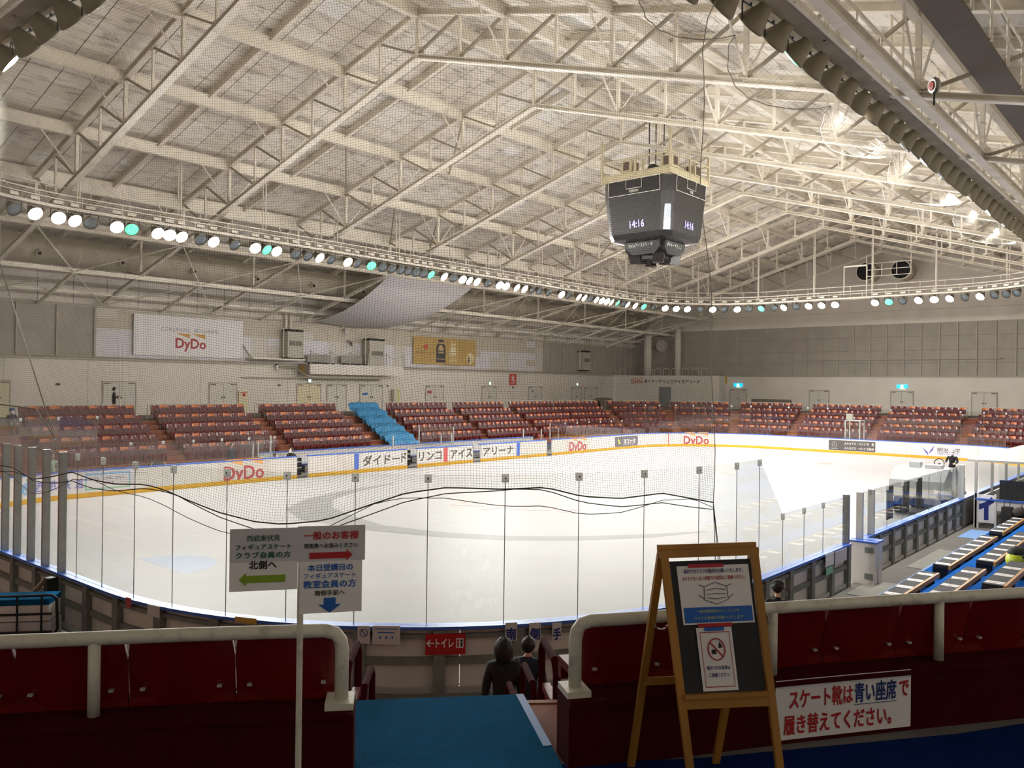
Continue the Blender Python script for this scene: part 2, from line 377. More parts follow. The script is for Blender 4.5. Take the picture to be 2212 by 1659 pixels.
# ================================================================== ICE, BOARDS, GLASS
ice_root = thing('ice_rink', 'white ice sheet with rounded corners inside the boards', 'ice rink', (RX0+RC, RY0, 0), 0, None, 'structure')
mb = MB(); pts = along(0, TOT, 0, 0, .6)[:-1]; pts += [V((p.x, p.y, -.12)) for p in pts]; n = len(pts)//2
mb.add(pts, [tuple(range(n)), tuple(range(2*n-1, n-1, -1))]+[(i+n, (i+1) % n+n, (i+1) % n, i) for i in range(n)]); mb.build('ice_surface', 'ice', ice_root)
wet = [(27.5, 31.2), (23.9, 30.2), (21.4, 29.0), (19.6, 27.2), (18.7, 24.9), (18.5, 22.1), (19.2, 19.4), (20.3, 17.4), (21.8, 15.8), (23.8, 14.4), (26.0, 13.4)]
mb = MB(); ws = [.1, .35, .6, .9, 1.0, .55, .42, .38, .34, .3, .05]; vv = []
for i, (x, y) in enumerate(wet):
    a = V((*wet[max(0, i-1)], 0)); b = V((*wet[min(len(wet)-1, i+1)], 0)); t = (b-a).normalized(); nn = V((-t.y, t.x, 0))
    vv += [V((x, y, .003))+nn*ws[i], V((x, y, .003))-nn*ws[i]]
mb.add(vv, [(2*i, 2*i+1, 2*i+3, 2*i+2) for i in range(len(wet)-1)]); mb.build('wet_track', 'ice_wet', ice_root)
fi = plane((25.9, 21.6, 0), (.33, -.944, 0), (.944, .33, 0))
mb = MB(); text(mb, 'DyDo', fi, 0, -.2, 5.6, 2.2, .02, .006); mb.build('ice_lettering', 'ice_red', ice_root)
mb = MB()
for a in (-2.9, .1): mb.add([fi(a, 1.8, .002), fi(a+2.6, 1.0, .002), fi(a+2.6, 1.8, .002)], [(0, 1, 2)])
for cx_, cy_, r_ in ((55.5, 20, .5), (47, 16, .6)): mb.add([V((cx_+r_*1.8*math.cos(k*PI/8), cy_+r_*math.sin(k*PI/8), .002)) for k in range(16)], [tuple(range(16))])
mb.build('faded_paint', 'ice_red', ice_root)
mb = MB(); mb.add([V((10.7, 21.4-1.25, .002))]+[V((10.75+1.5*math.cos(a*PI/12-PI/2)*.95, 21.4+1.3*math.sin(a*PI/12-PI/2), .002)) for a in range(13)], [tuple(range(14))]); mb.build('goal_crease', 'ice_blue', ice_root)

GAPS = sorted([(sS(20.85), sS(22.0))]+[(sN(b), sN(a)) for a, b in ((25.3, 26.0), (32.9, 33.7), (38.5, 39.2), (46.1, 46.7))])
runs = []; a = GAPS[-1][1]-TOT
for g0, g1 in GAPS: runs.append((a, g0)); a = g1
boards = thing('rink_boards', 'white hockey boards with blue cap rail and yellow kick strip around the ice', 'boards', (RX0+RC, RY0, 0), 0, None, 'structure')
for r0, r1 in runs:
    n = max(1, round((r1-r0)/2.4)); st = (r1-r0)/n
    for i in range(n):
        mb = MB(); slab(mb, r0+i*st+.006, r0+(i+1)*st-.006, 0, .08, .02, 1.10); mb.build('board_panel', 'board_white', boards)
    mb = MB(); slab(mb, r0, r1, -.012, -.001, 0, .20, .5); mb.build('kick_strip', 'kick_yellow', boards)
    mb = MB(); slab(mb, r0, r1, -.02, .20, 1.10, 1.15, .5); mb.build('cap_rail', 'cap_blue', boards)
# the outside framing, seen round the near corner and along the south side
def framing(s0, s1):
    n = max(1, round((s1-s0)/1.2)); st = (s1-s0)/n
    for i in range(n+1):
        s = min(max(s0+i*st, s0+.09), s1-.09); mb = MB(); slab(mb, s-.09, s+.09, .081, .19, .10, 1.09); mb.build('frame_post', 'frame_grey', boards)
    for z0, z1, m_ in ((.55, .66, 'frame_grey'), (.95, 1.02, 'frame_grey'), (.10, .2, 'alu')):
        mb = MB(); slab(mb, s0, s1, .081, .15, z0, z1); mb.build('frame_rail', m_, boards)
framing(sW(27)-TOT, sS(20.85)); framing(sS(22.0), sS(32.6))
# the open gate on the south side
for x, wd in ((21.35, .16), (21.62, .30)):
    mb = MB(); mb.box(x, 6.45, .1, x+wd, 7.1, 1.12); o = mb.build('gate_leaf', 'board_white', boards)
    c = MB(); c.box(x-.02, 6.42, 1.12, x+wd+.02, 7.12, 1.16); c.build('gate_cap', 'cap_blue', o)
    c = MB()
    for z in (.3, .95): c.box(x-.012, 6.5, z-.07, x-.001, 6.7, z+.07)
    c.build('hinge', 'steel', o)

# printed adverts on the boards -------------------------------------------------
def s_of_u(u, z, a, b, off=0.0):
    best = None
    for i in range(600):
        s = a+(b-a)*i/599; q = proj(rp(s, off, z))
        if q and (best is None or abs(q[0]-u) < best[0]): best = (abs(q[0]-u), s)
    return best[1]
def panel(s, wd, z0, z1, m_, name='advert_panel'):
    mb = MB(); rect(mb, inner(s), -wd/2, z0, wd/2, z1, .004, 8); return mb.build(name, m_, boards)
def letters(parent, body, s, z, wd, ht, m_, bold=.01, name='lettering', d=.008, slant=0):
    mb = MB(); text(mb, body, inner(s), 0, z, wd, ht, bold, d, slant); return mb.build(name, m_, parent)
sc = sN(14.6); p = panel(sc, 4.6, .22, 1.06, 'wall_panel_new')
letters(p, '西武鉄道', sN(13.75), .62, 2.0, .42, 'print_indigo')
fn = inner(sN(12.45)); mb = MB(); mb.prism([(.28*math.cos(k*PI/8), .6+.26*math.sin(k*PI/8)) for k in range(16)], fn, .008); o = mb.build('emblem_disc', 'print_sky', p)
mb = MB()
for dx in (-.1, .06): mb.prism([(dx+.05*math.cos(k*PI/6), .6+.17*math.sin(k*PI/6)) for k in range(12)], fn, .010)
mb.build('emblem_bars', 'print_white', p)
mb = MB(); mb.prism([(-.05, .86), (.12, .92), (.08, 1.0), (-.08, 1.0)], fn, .009); mb.build('emblem_leaf', 'print_leaf', p)
fn = inner(sN(15.75)); mb = MB()
rect(mb, fn, -.95, .92, .95, 1.0, .007, 3); rect(mb, fn, -.95, .62, -.88, .92, .007); rect(mb, fn, .88, .62, .95, .92, .007); mb.build('advert_border_top', 'print_sky', p)
mb = MB(); rect(mb, fn, -.95, .30, .95, .37, .007, 3); rect(mb, fn, -.95, .37, -.88, .62, .007); rect(mb, fn, .88, .37, .95, .62, .007); mb.build('advert_border_bottom', 'print_leaf', p)
letters(p, 'あれも、これも、かなう。', sN(15.75), .76, 1.5, .13, 'print_slate'); letters(p, '西武鉄道', sN(15.75), .55, .5, .1, 'print_slate')
p = panel(sN(22.25), 2.9, .22, 1.08, 'wall_panel'); dydo(p, inner(sN(22.25), .62), 0, .06, 2.15, 'print_red', 'print_orange', 'advert')
for x, m_ in ((29.15, 'print_blue'), (36.05, 'print_line'), (42.95, 'print_blue')):
    mb = MB(); rect(mb, inner(sN(x)), -.16, .02, .16, 1.08, .009); mb.build('line_mark', m_, boards)
p = panel(sN(31.0), 3.2, .24, 1.07, 'print_white')
letters(p, 'ダイドー', sN(30.95), .64, 2.7, .56, 'print_dark', .02); letters(p, 'ド', sN(32.62), .66, .36, .55, 'print_dark', .02)
p = panel(sN(34.75), 2.1, .24, 1.07, 'print_white'); letters(p, 'リンコ', sN(34.75), .64, 1.85, .52, 'print_dark', .02)
p = panel(sN(37.35), 2.2, .24, 1.07, 'print_white'); letters(p, 'アイ', sN(37.1), .64, 1.25, .52, 'print_dark', .02); letters(p, 'ス', sN(38.15), .64, .55, .52, 'print_dark', .02)
p = panel(sN(41.0), 3.4, .24, 1.07, 'print_white'); letters(p, 'アリーナ', sN(40.95), .64, 3.0, .52, 'print_dark', .02)
p = panel(sN(49.8), 3.0, .22, 1.08, 'wall_panel'); dydo(p, inner(sN(49.8), .62), 0, .06, 2.1, 'print_red', 'print_orange', 'advert')
s_t = s_of_u(1353, .6, S_NE-1, sN(50)); p = panel(s_t, 3.3, .22, 1.0, 'print_slate')
letters(p, '東洋大学', s_t-.45, .56, 1.75, .5, 'print_white', .01)
fn = inner(s_t+1.05, .6); mb = MB(); mb.prism([(-.12, .3), (.02, .05), (.12, .28), (.1, 0), (.22, -.12), (.1, -.28), (-.02, -.1), (-.2, -.2), (-.08, .02), (-.24, .12)], fn, .008); mb.build('emblem', 'ink_yellow', p)
s_d = s_of_u(1504, .6, sE(22), S_NE+AR); p = panel(s_d, 3.0, .22, 1.08, 'wall_panel'); dydo(p, inner(s_d, .62), 0, .06, 2.15, 'print_red', 'print_orange', 'advert')
s_l = s_of_u(1444, .6, sE(22), S_NE+AR); mb = MB(); rect(mb, inner(s_l), -.04, .02, .04, 1.08, .009); mb.build('line_mark', 'print_line', boards)
sc = sE(21.65); p = panel(sc, 3.5, .22, 1.0, 'print_dark')
letters(p, 'メルセデス・ベンツ 中　野', sc-.55, .78, 2.2, .22, 'print_white'); letters(p, 'メルセデス・ベンツ 石神井', sc-.55, .42, 2.2, .22, 'print_white')
fn = inner(sc+1.3, .66); mb = MB(); mb.path([fn(.2*math.cos(k*PI/8), .2*math.sin(k*PI/8), .008) for k in range(16)], .014, 4, True)
for a in (90, 210, 330): mb.path([fn(0, 0, .008), fn(.2*math.cos(math.radians(a)), .2*math.sin(math.radians(a)), .008)], .014, 4)
mb.build('emblem_star', 'alu', p)
letters(p, 'Mercedes-Benz', sc+1.3, .36, .5, .07, 'alu')
sc = sE(15.4); p = panel(sc, 3.6, .22, 1.06, 'wall_panel_new'); letters(p, '明治大学', sc-.55, .66, 1.5, .36, 'print_dark'); letters(p, 'MEIJI UNIVERSITY', sc-.55, .38, 1.5, .13, 'print_indigo')
fn = inner(sc+.85, .62); mb = MB(); mb.prism([(-.4, .2), (-.02, -.34), (.02, -.34), (.0, -.15)], fn, .008); mb.prism([(0, -.34), (.42, .36), (.34, .0)], fn, .008); mb.build('emblem', 'print_violet', p)

# glass ------------------------------------------------------------------------
glass = thing('rink_glass', 'clear safety glass panes standing on the hockey boards', 'safety glass', (RX0+RC, RY0, 1.15), 0, None, 'structure')
def pane(s0, s1, z1, z1b=None, m_='pane'):
    z1b = z1 if z1b is None else z1b; mb = MB(); t = .006
    a, b = s0+.008, s1-.008; vs_ = []
    for s, zt in ((a, z1), (b, z1b)):
        vs_ += [rp(s, .09-t, 1.15), rp(s, .09+t, 1.15), rp(s, .09+t, zt), rp(s, .09-t, zt)]
    mb.add(vs_, [(0, 1, 2, 3), (7, 6, 5, 4)]+[(k, 4+k, 4+(k+1) % 4, (k+1) % 4) for k in range(4)]); mb.build('glass_pane', m_, glass)
def seam(s, z1, r=.007, clip=True, m_='seam_grey'):
    mb = MB(); mb.tube(rp(s, .09, 1.15), rp(s, .09, z1-.05), r, 6); mb.build('seam_strip', m_, glass)
    if clip:
        mb = MB(); c = rp(s, .09, z1-.06); nn = rn(s); t = V((-nn.y, nn.x, 0))
        mb.obox(c, t*.055, nn*.022, V((0, 0, .065))); o = mb.build('clip', 'clip_plate', glass)
        k = MB(); k.disc(c+nn*.0235, .015, nn, 8); k.build('bolt', 'black', o)
def near_s(x, y, a, b):
    return min(((rp(a+(b-a)*i/2000)-V((x, y, 0))).length, a+(b-a)*i/2000) for i in range(2001))[1]
posts = [21.9, 21.1, 20.31, 19.6, 18.82, 18.05, 17.24, 16.6]
sl = [sW(y)-TOT for y in [29, 27.5, 26.1, 24.7, 23.3]+posts[:-1]]
sl += [near_s(x, y, sW(16.9)-TOT, sS(17)) for x, y in ((6.64, 16.6), (6.63, 15.49), (6.65, 14.32), (6.79, 13.29), (7.03, 12.14), (7.5, 11.12), (8.24, 10.25), (9.07, 9.47), (10.01, 8.73), (11.07, 8.11), (12.21, 7.61), (13.48, 7.32), (14.71, 7.13), (15.72, 7.0))]
for i in range(len(sl)-1): pane(sl[i], sl[i+1], 3.5)
for i, s in enumerate(sl):
    if 5 <= i <= 11:      # the thick steel posts
        mb = MB(); slab(mb, s-.035, s+.035, .04, .18, 1.15, 3.5); mb.build('glass_post', 'steel', glass)
    else: seam(s, 3.5)
xs = [15.72, 16.89, 18.06, 19.21, 20.78]
pane(sS(xs[0]), sS(xs[1]), 3.5, 2.3)
for i in range(1, 4): pane(sS(xs[i]), sS(xs[i+1]), 2.3); seam(sS(xs[i]), 2.3)
mb = MB(); mb.box(20.76, 6.9, 1.15, 20.84, 7.05, 2.34); mb.build('glass_post', 'steel', glass)
xs = [21.7, 22.6]+[22.6+1.42*i for i in range(1, 8)]
for i in range(len(xs)-1): pane(sS(xs[i]), sS(xs[i+1]), 2.3); (seam(sS(xs[i]), 2.3) if i else None)
for x in (21.7, 22.6, 32.5):
    mb = MB(); mb.box(x-.04, 6.86, 1.15, x+.04, 7.02, 2.32); mb.build('glass_post', 'alu', glass)
for i, x in enumerate((24.3, 25.9, 27.3)):    # brown notice sheets taped inside the panes
    mb = MB(); mb.box(x, 7.06, 1.3, x+.62, 7.065, 2.22); o = mb.build('notice_sheet', 'ink_brown', glass); o['label'] = 'brown printed notice taped to the pane'
def pane_run(s0, s1, z1, wd=1.5, clip=True):
    n = max(1, round((s1-s0)/wd)); st = (s1-s0)/n
    for i in range(n): pane(s0+i*st, s0+(i+1)*st, z1, None, 'pane_low'); seam(s0+i*st, z1, .006, clip)
pane_run(sN(24.0), sN(15.3), 2.22); pane_run(sN(15.3), S_NW+AR+4, 3.4)
s_m = s_of_u(1345, 1.2, S_NE-1, sN(50)); pane_run(s_m, sN(46.8), 2.3); pane_run(sE(11.0), s_m-.1, 3.5, 1.6)
for x in (23.0, 23.6, 24.0, 32.6, 34.9, 36.4, 37.0, 37.8, 44.5, 46.0, 47.0, 48.0):     # bare posts of the player benches
    mb = MB(); zt = 2.25 if x in (24.0, 34.9, 37.8, 47.0) else 1.9; mb.tube((x, 36.6+(x % 1)*.8, 1.15), (x, 36.6+(x % 1)*.8, zt), .04, 6); mb.build('bench_post', 'alu', glass)
for x0, x1 in ((22.6, 24.0), (34.9, 36.3), (36.4, 37.8)):
    mb = MB(); mb.box(x0, 37.2, 1.16, x1, 37.215, 2.25); mb.build('glass_pane', 'pane', glass)

# ================================================================== FLOOR, STANDS
fl = thing('floor', 'grey concrete floor of the walkway around the boards', 'floor', (RX0+RC, RY0, 0), 0, None, 'structure')
mb = MB(); slab(mb, 0, TOT, .081, 3.4, -.1, .10, 1.2); mb.build('walkway', 'concrete', fl)
for a in ((24.2, 4.9, 27.6, 6.5), (30.4, 5.2, 32.4, 6.6), (20.0, 5.6, 21.9, 6.7)):
    mb = MB(); mb.box(a[0], max(a[1], 5.78), .10, a[2], a[3], .112); mb.build('floor_mat', 'rubber_mat' if a[0] != 30.4 else 'tape_blue', fl)
ROW_B = [8.15-.9*k for k in range(5)]; ROW_Z = [2.80-.48*k for k in range(5)]
S_A, S_B = L1+2, TOT+2.0      # the red stand runs from the south-east corner round the north to the near corner
stand = thing('stand_terrace', 'stepped red-brown concrete terrace of the spectator stand', 'terrace', (RX0+RC, RY0, 0), 0, None, 'structure')
ROW_N = [b+.4 for b in ROW_B]; S_M = S_SW-.5          # the near corner's rows lie a little farther out
for sa, sb_, RB in ((S_A, S_M, ROW_B), (S_M, S_B, ROW_N)):
    for k in range(5):
        mb = MB(); slab(mb, sa, sb_, RB[k]-.9, RB[k], max(.11, ROW_Z[k]-1.0), ROW_Z[k], 1.2); mb.build('terrace_step', 'terrace', stand)
        mb = MB(); slab(mb, sa, sb_, RB[k]-.91, RB[k]-.86, ROW_Z[k]-.02, ROW_Z[k]+.006, 1.2); mb.build('step_nosing', 'terrace_edge', stand)
    mb = MB(); slab(mb, sa, sb_, 2.9, RB[4]-.91, .11, .46, 1.2); mb.build('terrace_step', 'terrace_grey', stand)
    mb = MB(); slab(mb, sa, sb_, RB[0]+.01, 14.0, 2.55, 2.85, 1.2); mb.build('concourse_slab', 'concrete', stand)
# seat blocks: twelve seats wide, an aisle between each pair
PITCH_B = 6.65
NB = [(15.16-6.6, 20.52-6.7), (14.9, 20.52), (21.4, 27.04), (28.0, 33.74), None, (38.05, 43.93), (44.57, 50.39), (51.07, 56.96)]
aisles = []
BL = []        # (name, s_start, s_end): the seats of a block lie between, seen from the ice
for i, b in enumerate(NB):
    if b: BL.append(('north stand', sN(b[1]), sN(b[0])))
UB = [(1197, 1290), (1310, 1424), (1450, 1575), (1600, 1732), (1758, 1905), (1926, 2087), (2120, 2290)]
US = [(s_of_u(b, 3.5, sE(2), sN(50), 8.0), s_of_u(a, 3.5, sE(2), sN(50), 8.0)) for a, b in UB]
for (a, b) in US: BL.append(('corner stand' if S_NE < (a+b)/2 < S_NE+AR else ('east stand' if a < S_NE else 'north stand'), a, b))
for i in range(len(NB)-1):
    a, b = NB[i], NB[i+1]
    if a and b: aisles.append((sN(b[0]), sN(a[1])))
aisles.append((sN(38.05), sN(37.45))); aisles.append((sN(34.55), sN(33.74)))
for i in range(6): aisles.append((US[i+1][1], US[i][0]))
for s0, s1 in aisles:
    for k in range(5):
        mb = MB(); slab(mb, s0, s1, ROW_B[k]-1.2, ROW_B[k]-.92, ROW_Z[k]-.47, ROW_Z[k]-.24, 1); o = mb.build('aisle_step', 'terrace', stand)
        e = MB(); slab(e, s0, s1, ROW_B[k]-1.21, ROW_B[k]-1.16, ROW_Z[k]-.25, ROW_Z[k]-.235, 1); e.build('step_nosing', 'terrace_edge', o)

# the blue carpeted tiers on the south side
tiers = thing('carpet_tiers', 'bright blue carpeted tiers with low benches beside the south boards', 'tiers', (25, 3, .1), 0, None, 'structure')
TZ = [.35, .70, 1.05, 1.40, 1.75, 2.10]
for k, z in enumerate(TZ):
    y1 = 5.76-1.02*k; mb = MB(); mb.box(16.9, y1-1.04, .11, 33.2, y1, z); mb.build('carpet_tier', 'carpet_blue', tiers)
mb = MB(); mb.box(16.9, 5.70, .352, 33.2, 5.765, .36); mb.build('edge_tape', 'tape_blue', tiers)
mb = MB(); mb.box(16.9, -3.8, 2.2, 60, 5.76-1.02*6, 2.85); mb.build('concourse_slab', 'concrete', tiers)

# near concourse: deep blue carpet, kerb wall
ncar = MB(); slab(ncar, S_SW-1.5-TOT, 3, 8.7, 13.5, 2.851, 2.858, .8); ncar.build('carpet', 'carpet_deep', stand)
A0 = near_s(2.72, 3.62, S_SW-TOT, 0); A1 = near_s(3.72, 2.72, S_SW-TOT, 0)      # the aisle gap in the near barrier
BARL = Line([(-1.2, 6.8), (-.2, 5.95), (.7, 5.23), (1.48, 4.57), (2.16, 4.02), (2.80, 3.46)]); BARR = Line([(3.66, 2.74), (4.07, 2.45), (4.82, 1.96), (5.60, 1.42), (6.25, .96), (7.3, .25), (9.0, -.8)])
kerb = thing('stand_kerb', 'low dark red concrete kerb wall behind the back row of seats', 'kerb', (2.5, 3, 2.85), 0, None, 'structure')
for ln in (BARL, BARR):
    mb = MB(); ln.slab(mb, 0, ln.L, -.10, .12, 2.85, 3.19); mb.build('kerb_section', 'kerb_red', kerb)
    mb = MB(); ln.slab(mb, 0, ln.L, -.12, .14, 3.19, 3.215); mb.build('kerb_coping', 'kerb_red', kerb)

# ================================================================== WALLS
WN, WE, WS, WW = 50.3, 80.2, -3.9, -7.5; YR = 23.2
ztop = lambda y: 19.0-.277*abs(y-YR)
wn = thing('wall_north', 'long white wall with doors behind the north stand', 'wall', (30, WN, 0), 0, None, 'structure')
mb = MB(); mb.box(WW, WN, 0, WE, WN+.3, 12.2); mb.build('upper_wall', 'wall_white', wn)
mb = MB(); mb.box(WW, WN-.16, 0, WE, WN-.001, 6.12); mb.build('lower_wall', 'wall_white', wn)
mb = MB(); mb.box(WW, WN-.3, 6.12, WE, WN-.001, 6.24); mb.build('ledge', 'batten', wn)
mb = MB(); mb.tube((WW, WN-.36, 6.30), (74, WN-.36, 6.30), .035, 6); mb.build('conduit', 'batten', wn)
mb = MB(); mb.box(WW, WN-.12, 9.22, WE, WN-.001, 9.36); mb.build('eaves_rail', 'batten', wn)
# square lining panels of the upper wall, and the grey batten bays at both ends
PW, PH = 1.28, .58
pm = [MB().box(-PW/2+.005, -.02, .005, PW/2-.005, 0, PH-.005).mesh('wall_panel', k) for k in ('wall_panel', 'wall_panel_new', 'wall_panel_old')]
x = 21.1
while x < 63.0:
    for j in range(5):
        k = 2 if j >= 3 else (1 if (int(x*7) % 5) < 3 else 0)
        inst('wall_panel', pm[k if random.random() < .85 else random.randint(0, 2)], wn, (x+PW/2-30, -.001, 6.28+j*PH))
    x += PW
gm = MB().box(-1.02, -.02, 0, 1.02, 0, 2.92).mesh('bay_panel', 'wall_grey'); bm_ = MB().box(-.05, -.10, 0, .05, 0, 2.92).mesh('batten', 'batten')
for x0, x1 in ((-7, 21.0), (63.1, 80)):
    x = x1-1.05
    while x > x0: inst('bay_panel', gm, wn, (x-30, -.001, 6.28)); x -= 2.08
    x = x1
    while x > x0: inst('batten', bm_, wn, (x-30, -.022, 6.28)); x -= 2.08 if x1 < 30 else 1.04
for x in [-3+1.9*i for i in range(43)]:
    mb = MB(); mb.box(x, WN-.012, 9.36, x+.02, WN, 12); mb.build('wall_joint', 'seam', wn)
for x in (16.2, 20.6, 27.6, 34.2, 46, 52.3, 58.7, 65):
    mb = MB(); mb.box(x, WN-.168, 2.86, x+.025, WN-.161, 6.1); mb.build('wall_joint', 'batten', wn)
we = thing('wall_east', 'white gable wall with a grey batten band behind the east stand', 'wall', (WE, 23, 0), 0, None, 'structure')
gab = lambda x0, x1: MB().prism([(-3.9-YR, 0), (WN-YR, 0), (WN-YR, ztop(WN)+.45), (0, 19.45), (-3.9-YR, ztop(-3.9)+.45)], lambda a, b, d: V((x0+d*(x1-x0), YR+a, b)), 1.0)
gab(WE, WE+.3).build('gable', 'wall_white', we)
mb = MB(); mb.box(WE-.18, -3.9, 0, WE-.001, WN, 6.16); mb.build('lower_wall', 'wall_white', we)
mb = MB(); mb.box(WE-.3, -3.9, 6.16, WE-.001, WN, 6.26); mb.build('ledge', 'batten', we)
mb = MB(); mb.box(WE-.05, -3.9, 6.27, WE-.001, WN, 11.0); mb.build('grey_band', 'wall_grey', we)
y = 44.0
while y > -3:
    mb = MB(); mb.box(WE-.12, y-.045, 6.27, WE-.051, y+.045, 11.0); mb.build('batten', 'batten', we); y -= 1.47
for z in (7.4, 8.55, 9.8):
    mb = MB(); mb.box(WE-.062, -3.9, z, WE-.051, WN, z+.02); mb.build('band_joint', 'wall_dark', we)
for z in (12.2, 13.6, 15.0):
    mb = MB(); mb.box(WE-.012, 23-(18.6-z)/.277*.92, z, WE-.001, 23+(18.6-z)/.277*.92, z+.025); mb.build('wall_joint', 'batten', we)
mb = MB(); mb.tube((WE-.2, 32.0, 7.75), (WE-.2, 14.2, 7.75), .06, 6); mb.build('conduit', 'batten', we)
ww = thing('wall_west', 'plain gable wall at the near west end', 'wall', (WW, 23, 0), 0, None, 'structure'); gab(WW-.3, WW).build('gable', 'wall_white', ww)
ws_ = thing('wall_south', 'plain wall along the south concourse', 'wall', (30, WS, 0), 0, None, 'structure'); mb = MB(); mb.box(WW, WS-.3, 0, WE, WS, 12.2); mb.build('wall_face', 'wall_white', ws_)

# the corner room with the arena's name
cr = thing('wall_corner', 'diagonal white wall with the arena name in the north-east corner', 'wall', (77, 45, 2.8), 0, None, 'structure')
pl = atX(1330, 840, 75.6); pr_ = atX(1553, 840, 78.2)
PLw, PRw = V((pl.x, pl.y, 0)), V((pr_.x, pr_.y, 0)); cdir = (PRw-PLw).normalized(); CLEN = (PRw-PLw).length
mb = MB(); poly = [PLw, PRw, V((WE-.2, PRw.y+.2, 0)), V((WE-.2, WN-.2, 0)), V((PLw.x-.4, WN-.2, 0))]
nn = len(poly); mb.add([p+V((0, 0, 2.86)) for p in poly]+[p+V((0, 0, 6.2)) for p in poly], [tuple(range(nn))[::-1], tuple(range(nn, 2*nn))]+[(i, (i+1) % nn, (i+1) % nn+nn, i+nn) for i in range(nn)])
mb.build('corner_block', 'wall_white', cr)
fc = plane(PLw+V((0, 0, 2.86)), cdir, (0, 0, 1))
xx = lambda u: next(k*CLEN/400 for k in range(401) if proj(PLw+cdir*(k*CLEN/400)+V((0, 0, 5)))[0] >= u)
dydo(cr, fc, (xx(1364)+xx(1388))/2, 2.78, xx(1388)-xx(1364), name='name_sign')
mb = MB(); text(mb, 'ダイドードリンコアイスアリーナ', fc, (xx(1391)+xx(1512))/2, 2.72, xx(1512)-xx(1391), .42, .02, .01); mb.build('name_lettering', 'ink_black', cr)
mb = MB(); mb.prism([(xx(1423), 0), (xx(1450), 0), (xx(1450), 2.15), (xx(1423), 2.15)], fc, .02); mb.build('open_door', 'door_grey', cr)
for u in (1305, 1318, 1342, 1400, 1418, 1437, 1455, 1478, 1500, 1520):     # hoop railing on the corner room's roof
    q = xx(u) if u >= 1330 else 0
    c = fc(q, 3.34, -.25) if u >= 1330 else V((PLw.x-.3, PLw.y+(1330-u)*.12, 6.2)); t = cdir if u >= 1330 else V((0, 1, 0))
    mb = MB(); mb.path([c-t*.33, c-t*.33+V((0, 0, .62)), c-t*.22+V((0, 0, .74)), c+t*.22+V((0, 0, .74)), c+t*.33+V((0, 0, .62)), c+t*.33], .03, 5); mb.build('hoop_rail', 'rail_white', cr)
for u in (1392, 1457):
    q = fc(xx(u), 0, -1.0); mb = MB(); mb.tube((q.x, q.y, 6.2), (q.x, q.y, 11.2), .42 if u < 1400 else .34, 12); mb.smooth = True; mb.build('round_column', 'wall_white', cr)
q = fc(xx(1418), 0, -1.6); mb = MB(); mb.lathe([(.02, -.05), (.5, -.05), (.62, 0), (.62, .12), (.5, .12)], 16, (q.x, q.y, 9.4), -rn(S_NE+AR/2)); mb.build('wall_fan', 'wall_grey', cr)

# ================================================================== ROOF
roof = thing('ceiling', 'pitched roof lined with grimy off-white panels', 'ceiling', (36, YR, 19), 0, None, 'structure')
mb = MB(); mb.add([(WW, WS, ztop(WS)+.56), (WE, WS, ztop(WS)+.56), (WE, YR, 19.56), (WW, YR, 19.56), (WW, WN+.3, ztop(WN+.3)+.56), (WE, WN+.3, ztop(WN+.3)+.56)], [(0, 3, 2, 1), (3, 4, 5, 2)])
mb.add([(WW, WS, ztop(WS)+.7), (WE, WS, ztop(WS)+.7), (WE, YR, 19.7), (WW, YR, 19.7), (WW, WN+.3, ztop(WN+.3)+.7), (WE, WN+.3, ztop(WN+.3)+.7)], [(0, 1, 2, 3), (3, 2, 5, 4)])
mb.build('roof_deck', 'seam', roof)
TX = [21.4+7.0*k for k in range(-4, 9)]
GW, GH = 1.1667, .895
pme = {}
for sg in (1, -1):
    for i in range(4):
        t = MB(); a = V((0, 1, -.277*sg)).normalized(); t.obox((0, 0, 0), (GW/2-.016, 0, 0), a*(GH/2-.014), V((0, .277*sg, 1)).normalized()*.012)
        pme[sg, i] = (t, t.mesh('roof_panel', 'roof_panel_%d' % i))
cells = []
nx = int((WE-WW)/GW)
for sg, yend in ((1, WN), (-1, WS)):
    ny = int(abs(yend-YR)/ (GH/1.0376))
    for j in range(ny):
        y = YR+sg*(j+.5)*(GH/1.0376)
        for i in range(nx):
            x = WW+(i+.5)*GW+.35; z = ztop(y)+.52; q = proj((x, y, z)); sz = 0
            if q and -30 < q[0] < 2242 and -30 < q[1] < 1000: sz = GW*GH*(z-4.9)/q[2]**3
            r_ = random.random(); cells.append((sz, x, y, z, sg, 3 if r_ < .03 else (0 if r_ < .45 else (1 if r_ < .75 else 2))))
cells.sort(reverse=True)
for sz, x, y, z, sg, i in cells[:300]:
    inst('roof_panel', pme[sg, i][1], roof, (x-36, y-YR, z-19))
rest = MB()
for sz, x, y, z, sg, i in cells[300:]:
    t = pme[sg, i][0]; rest.m = i; rest.add([(a+x, b+y, c+z) for a, b, c in t.v], t.f)
o = rest.build('roof_panels_beyond', ['roof_panel_%d' % i for i in range(4)], roof); o['kind'] = 'stuff'
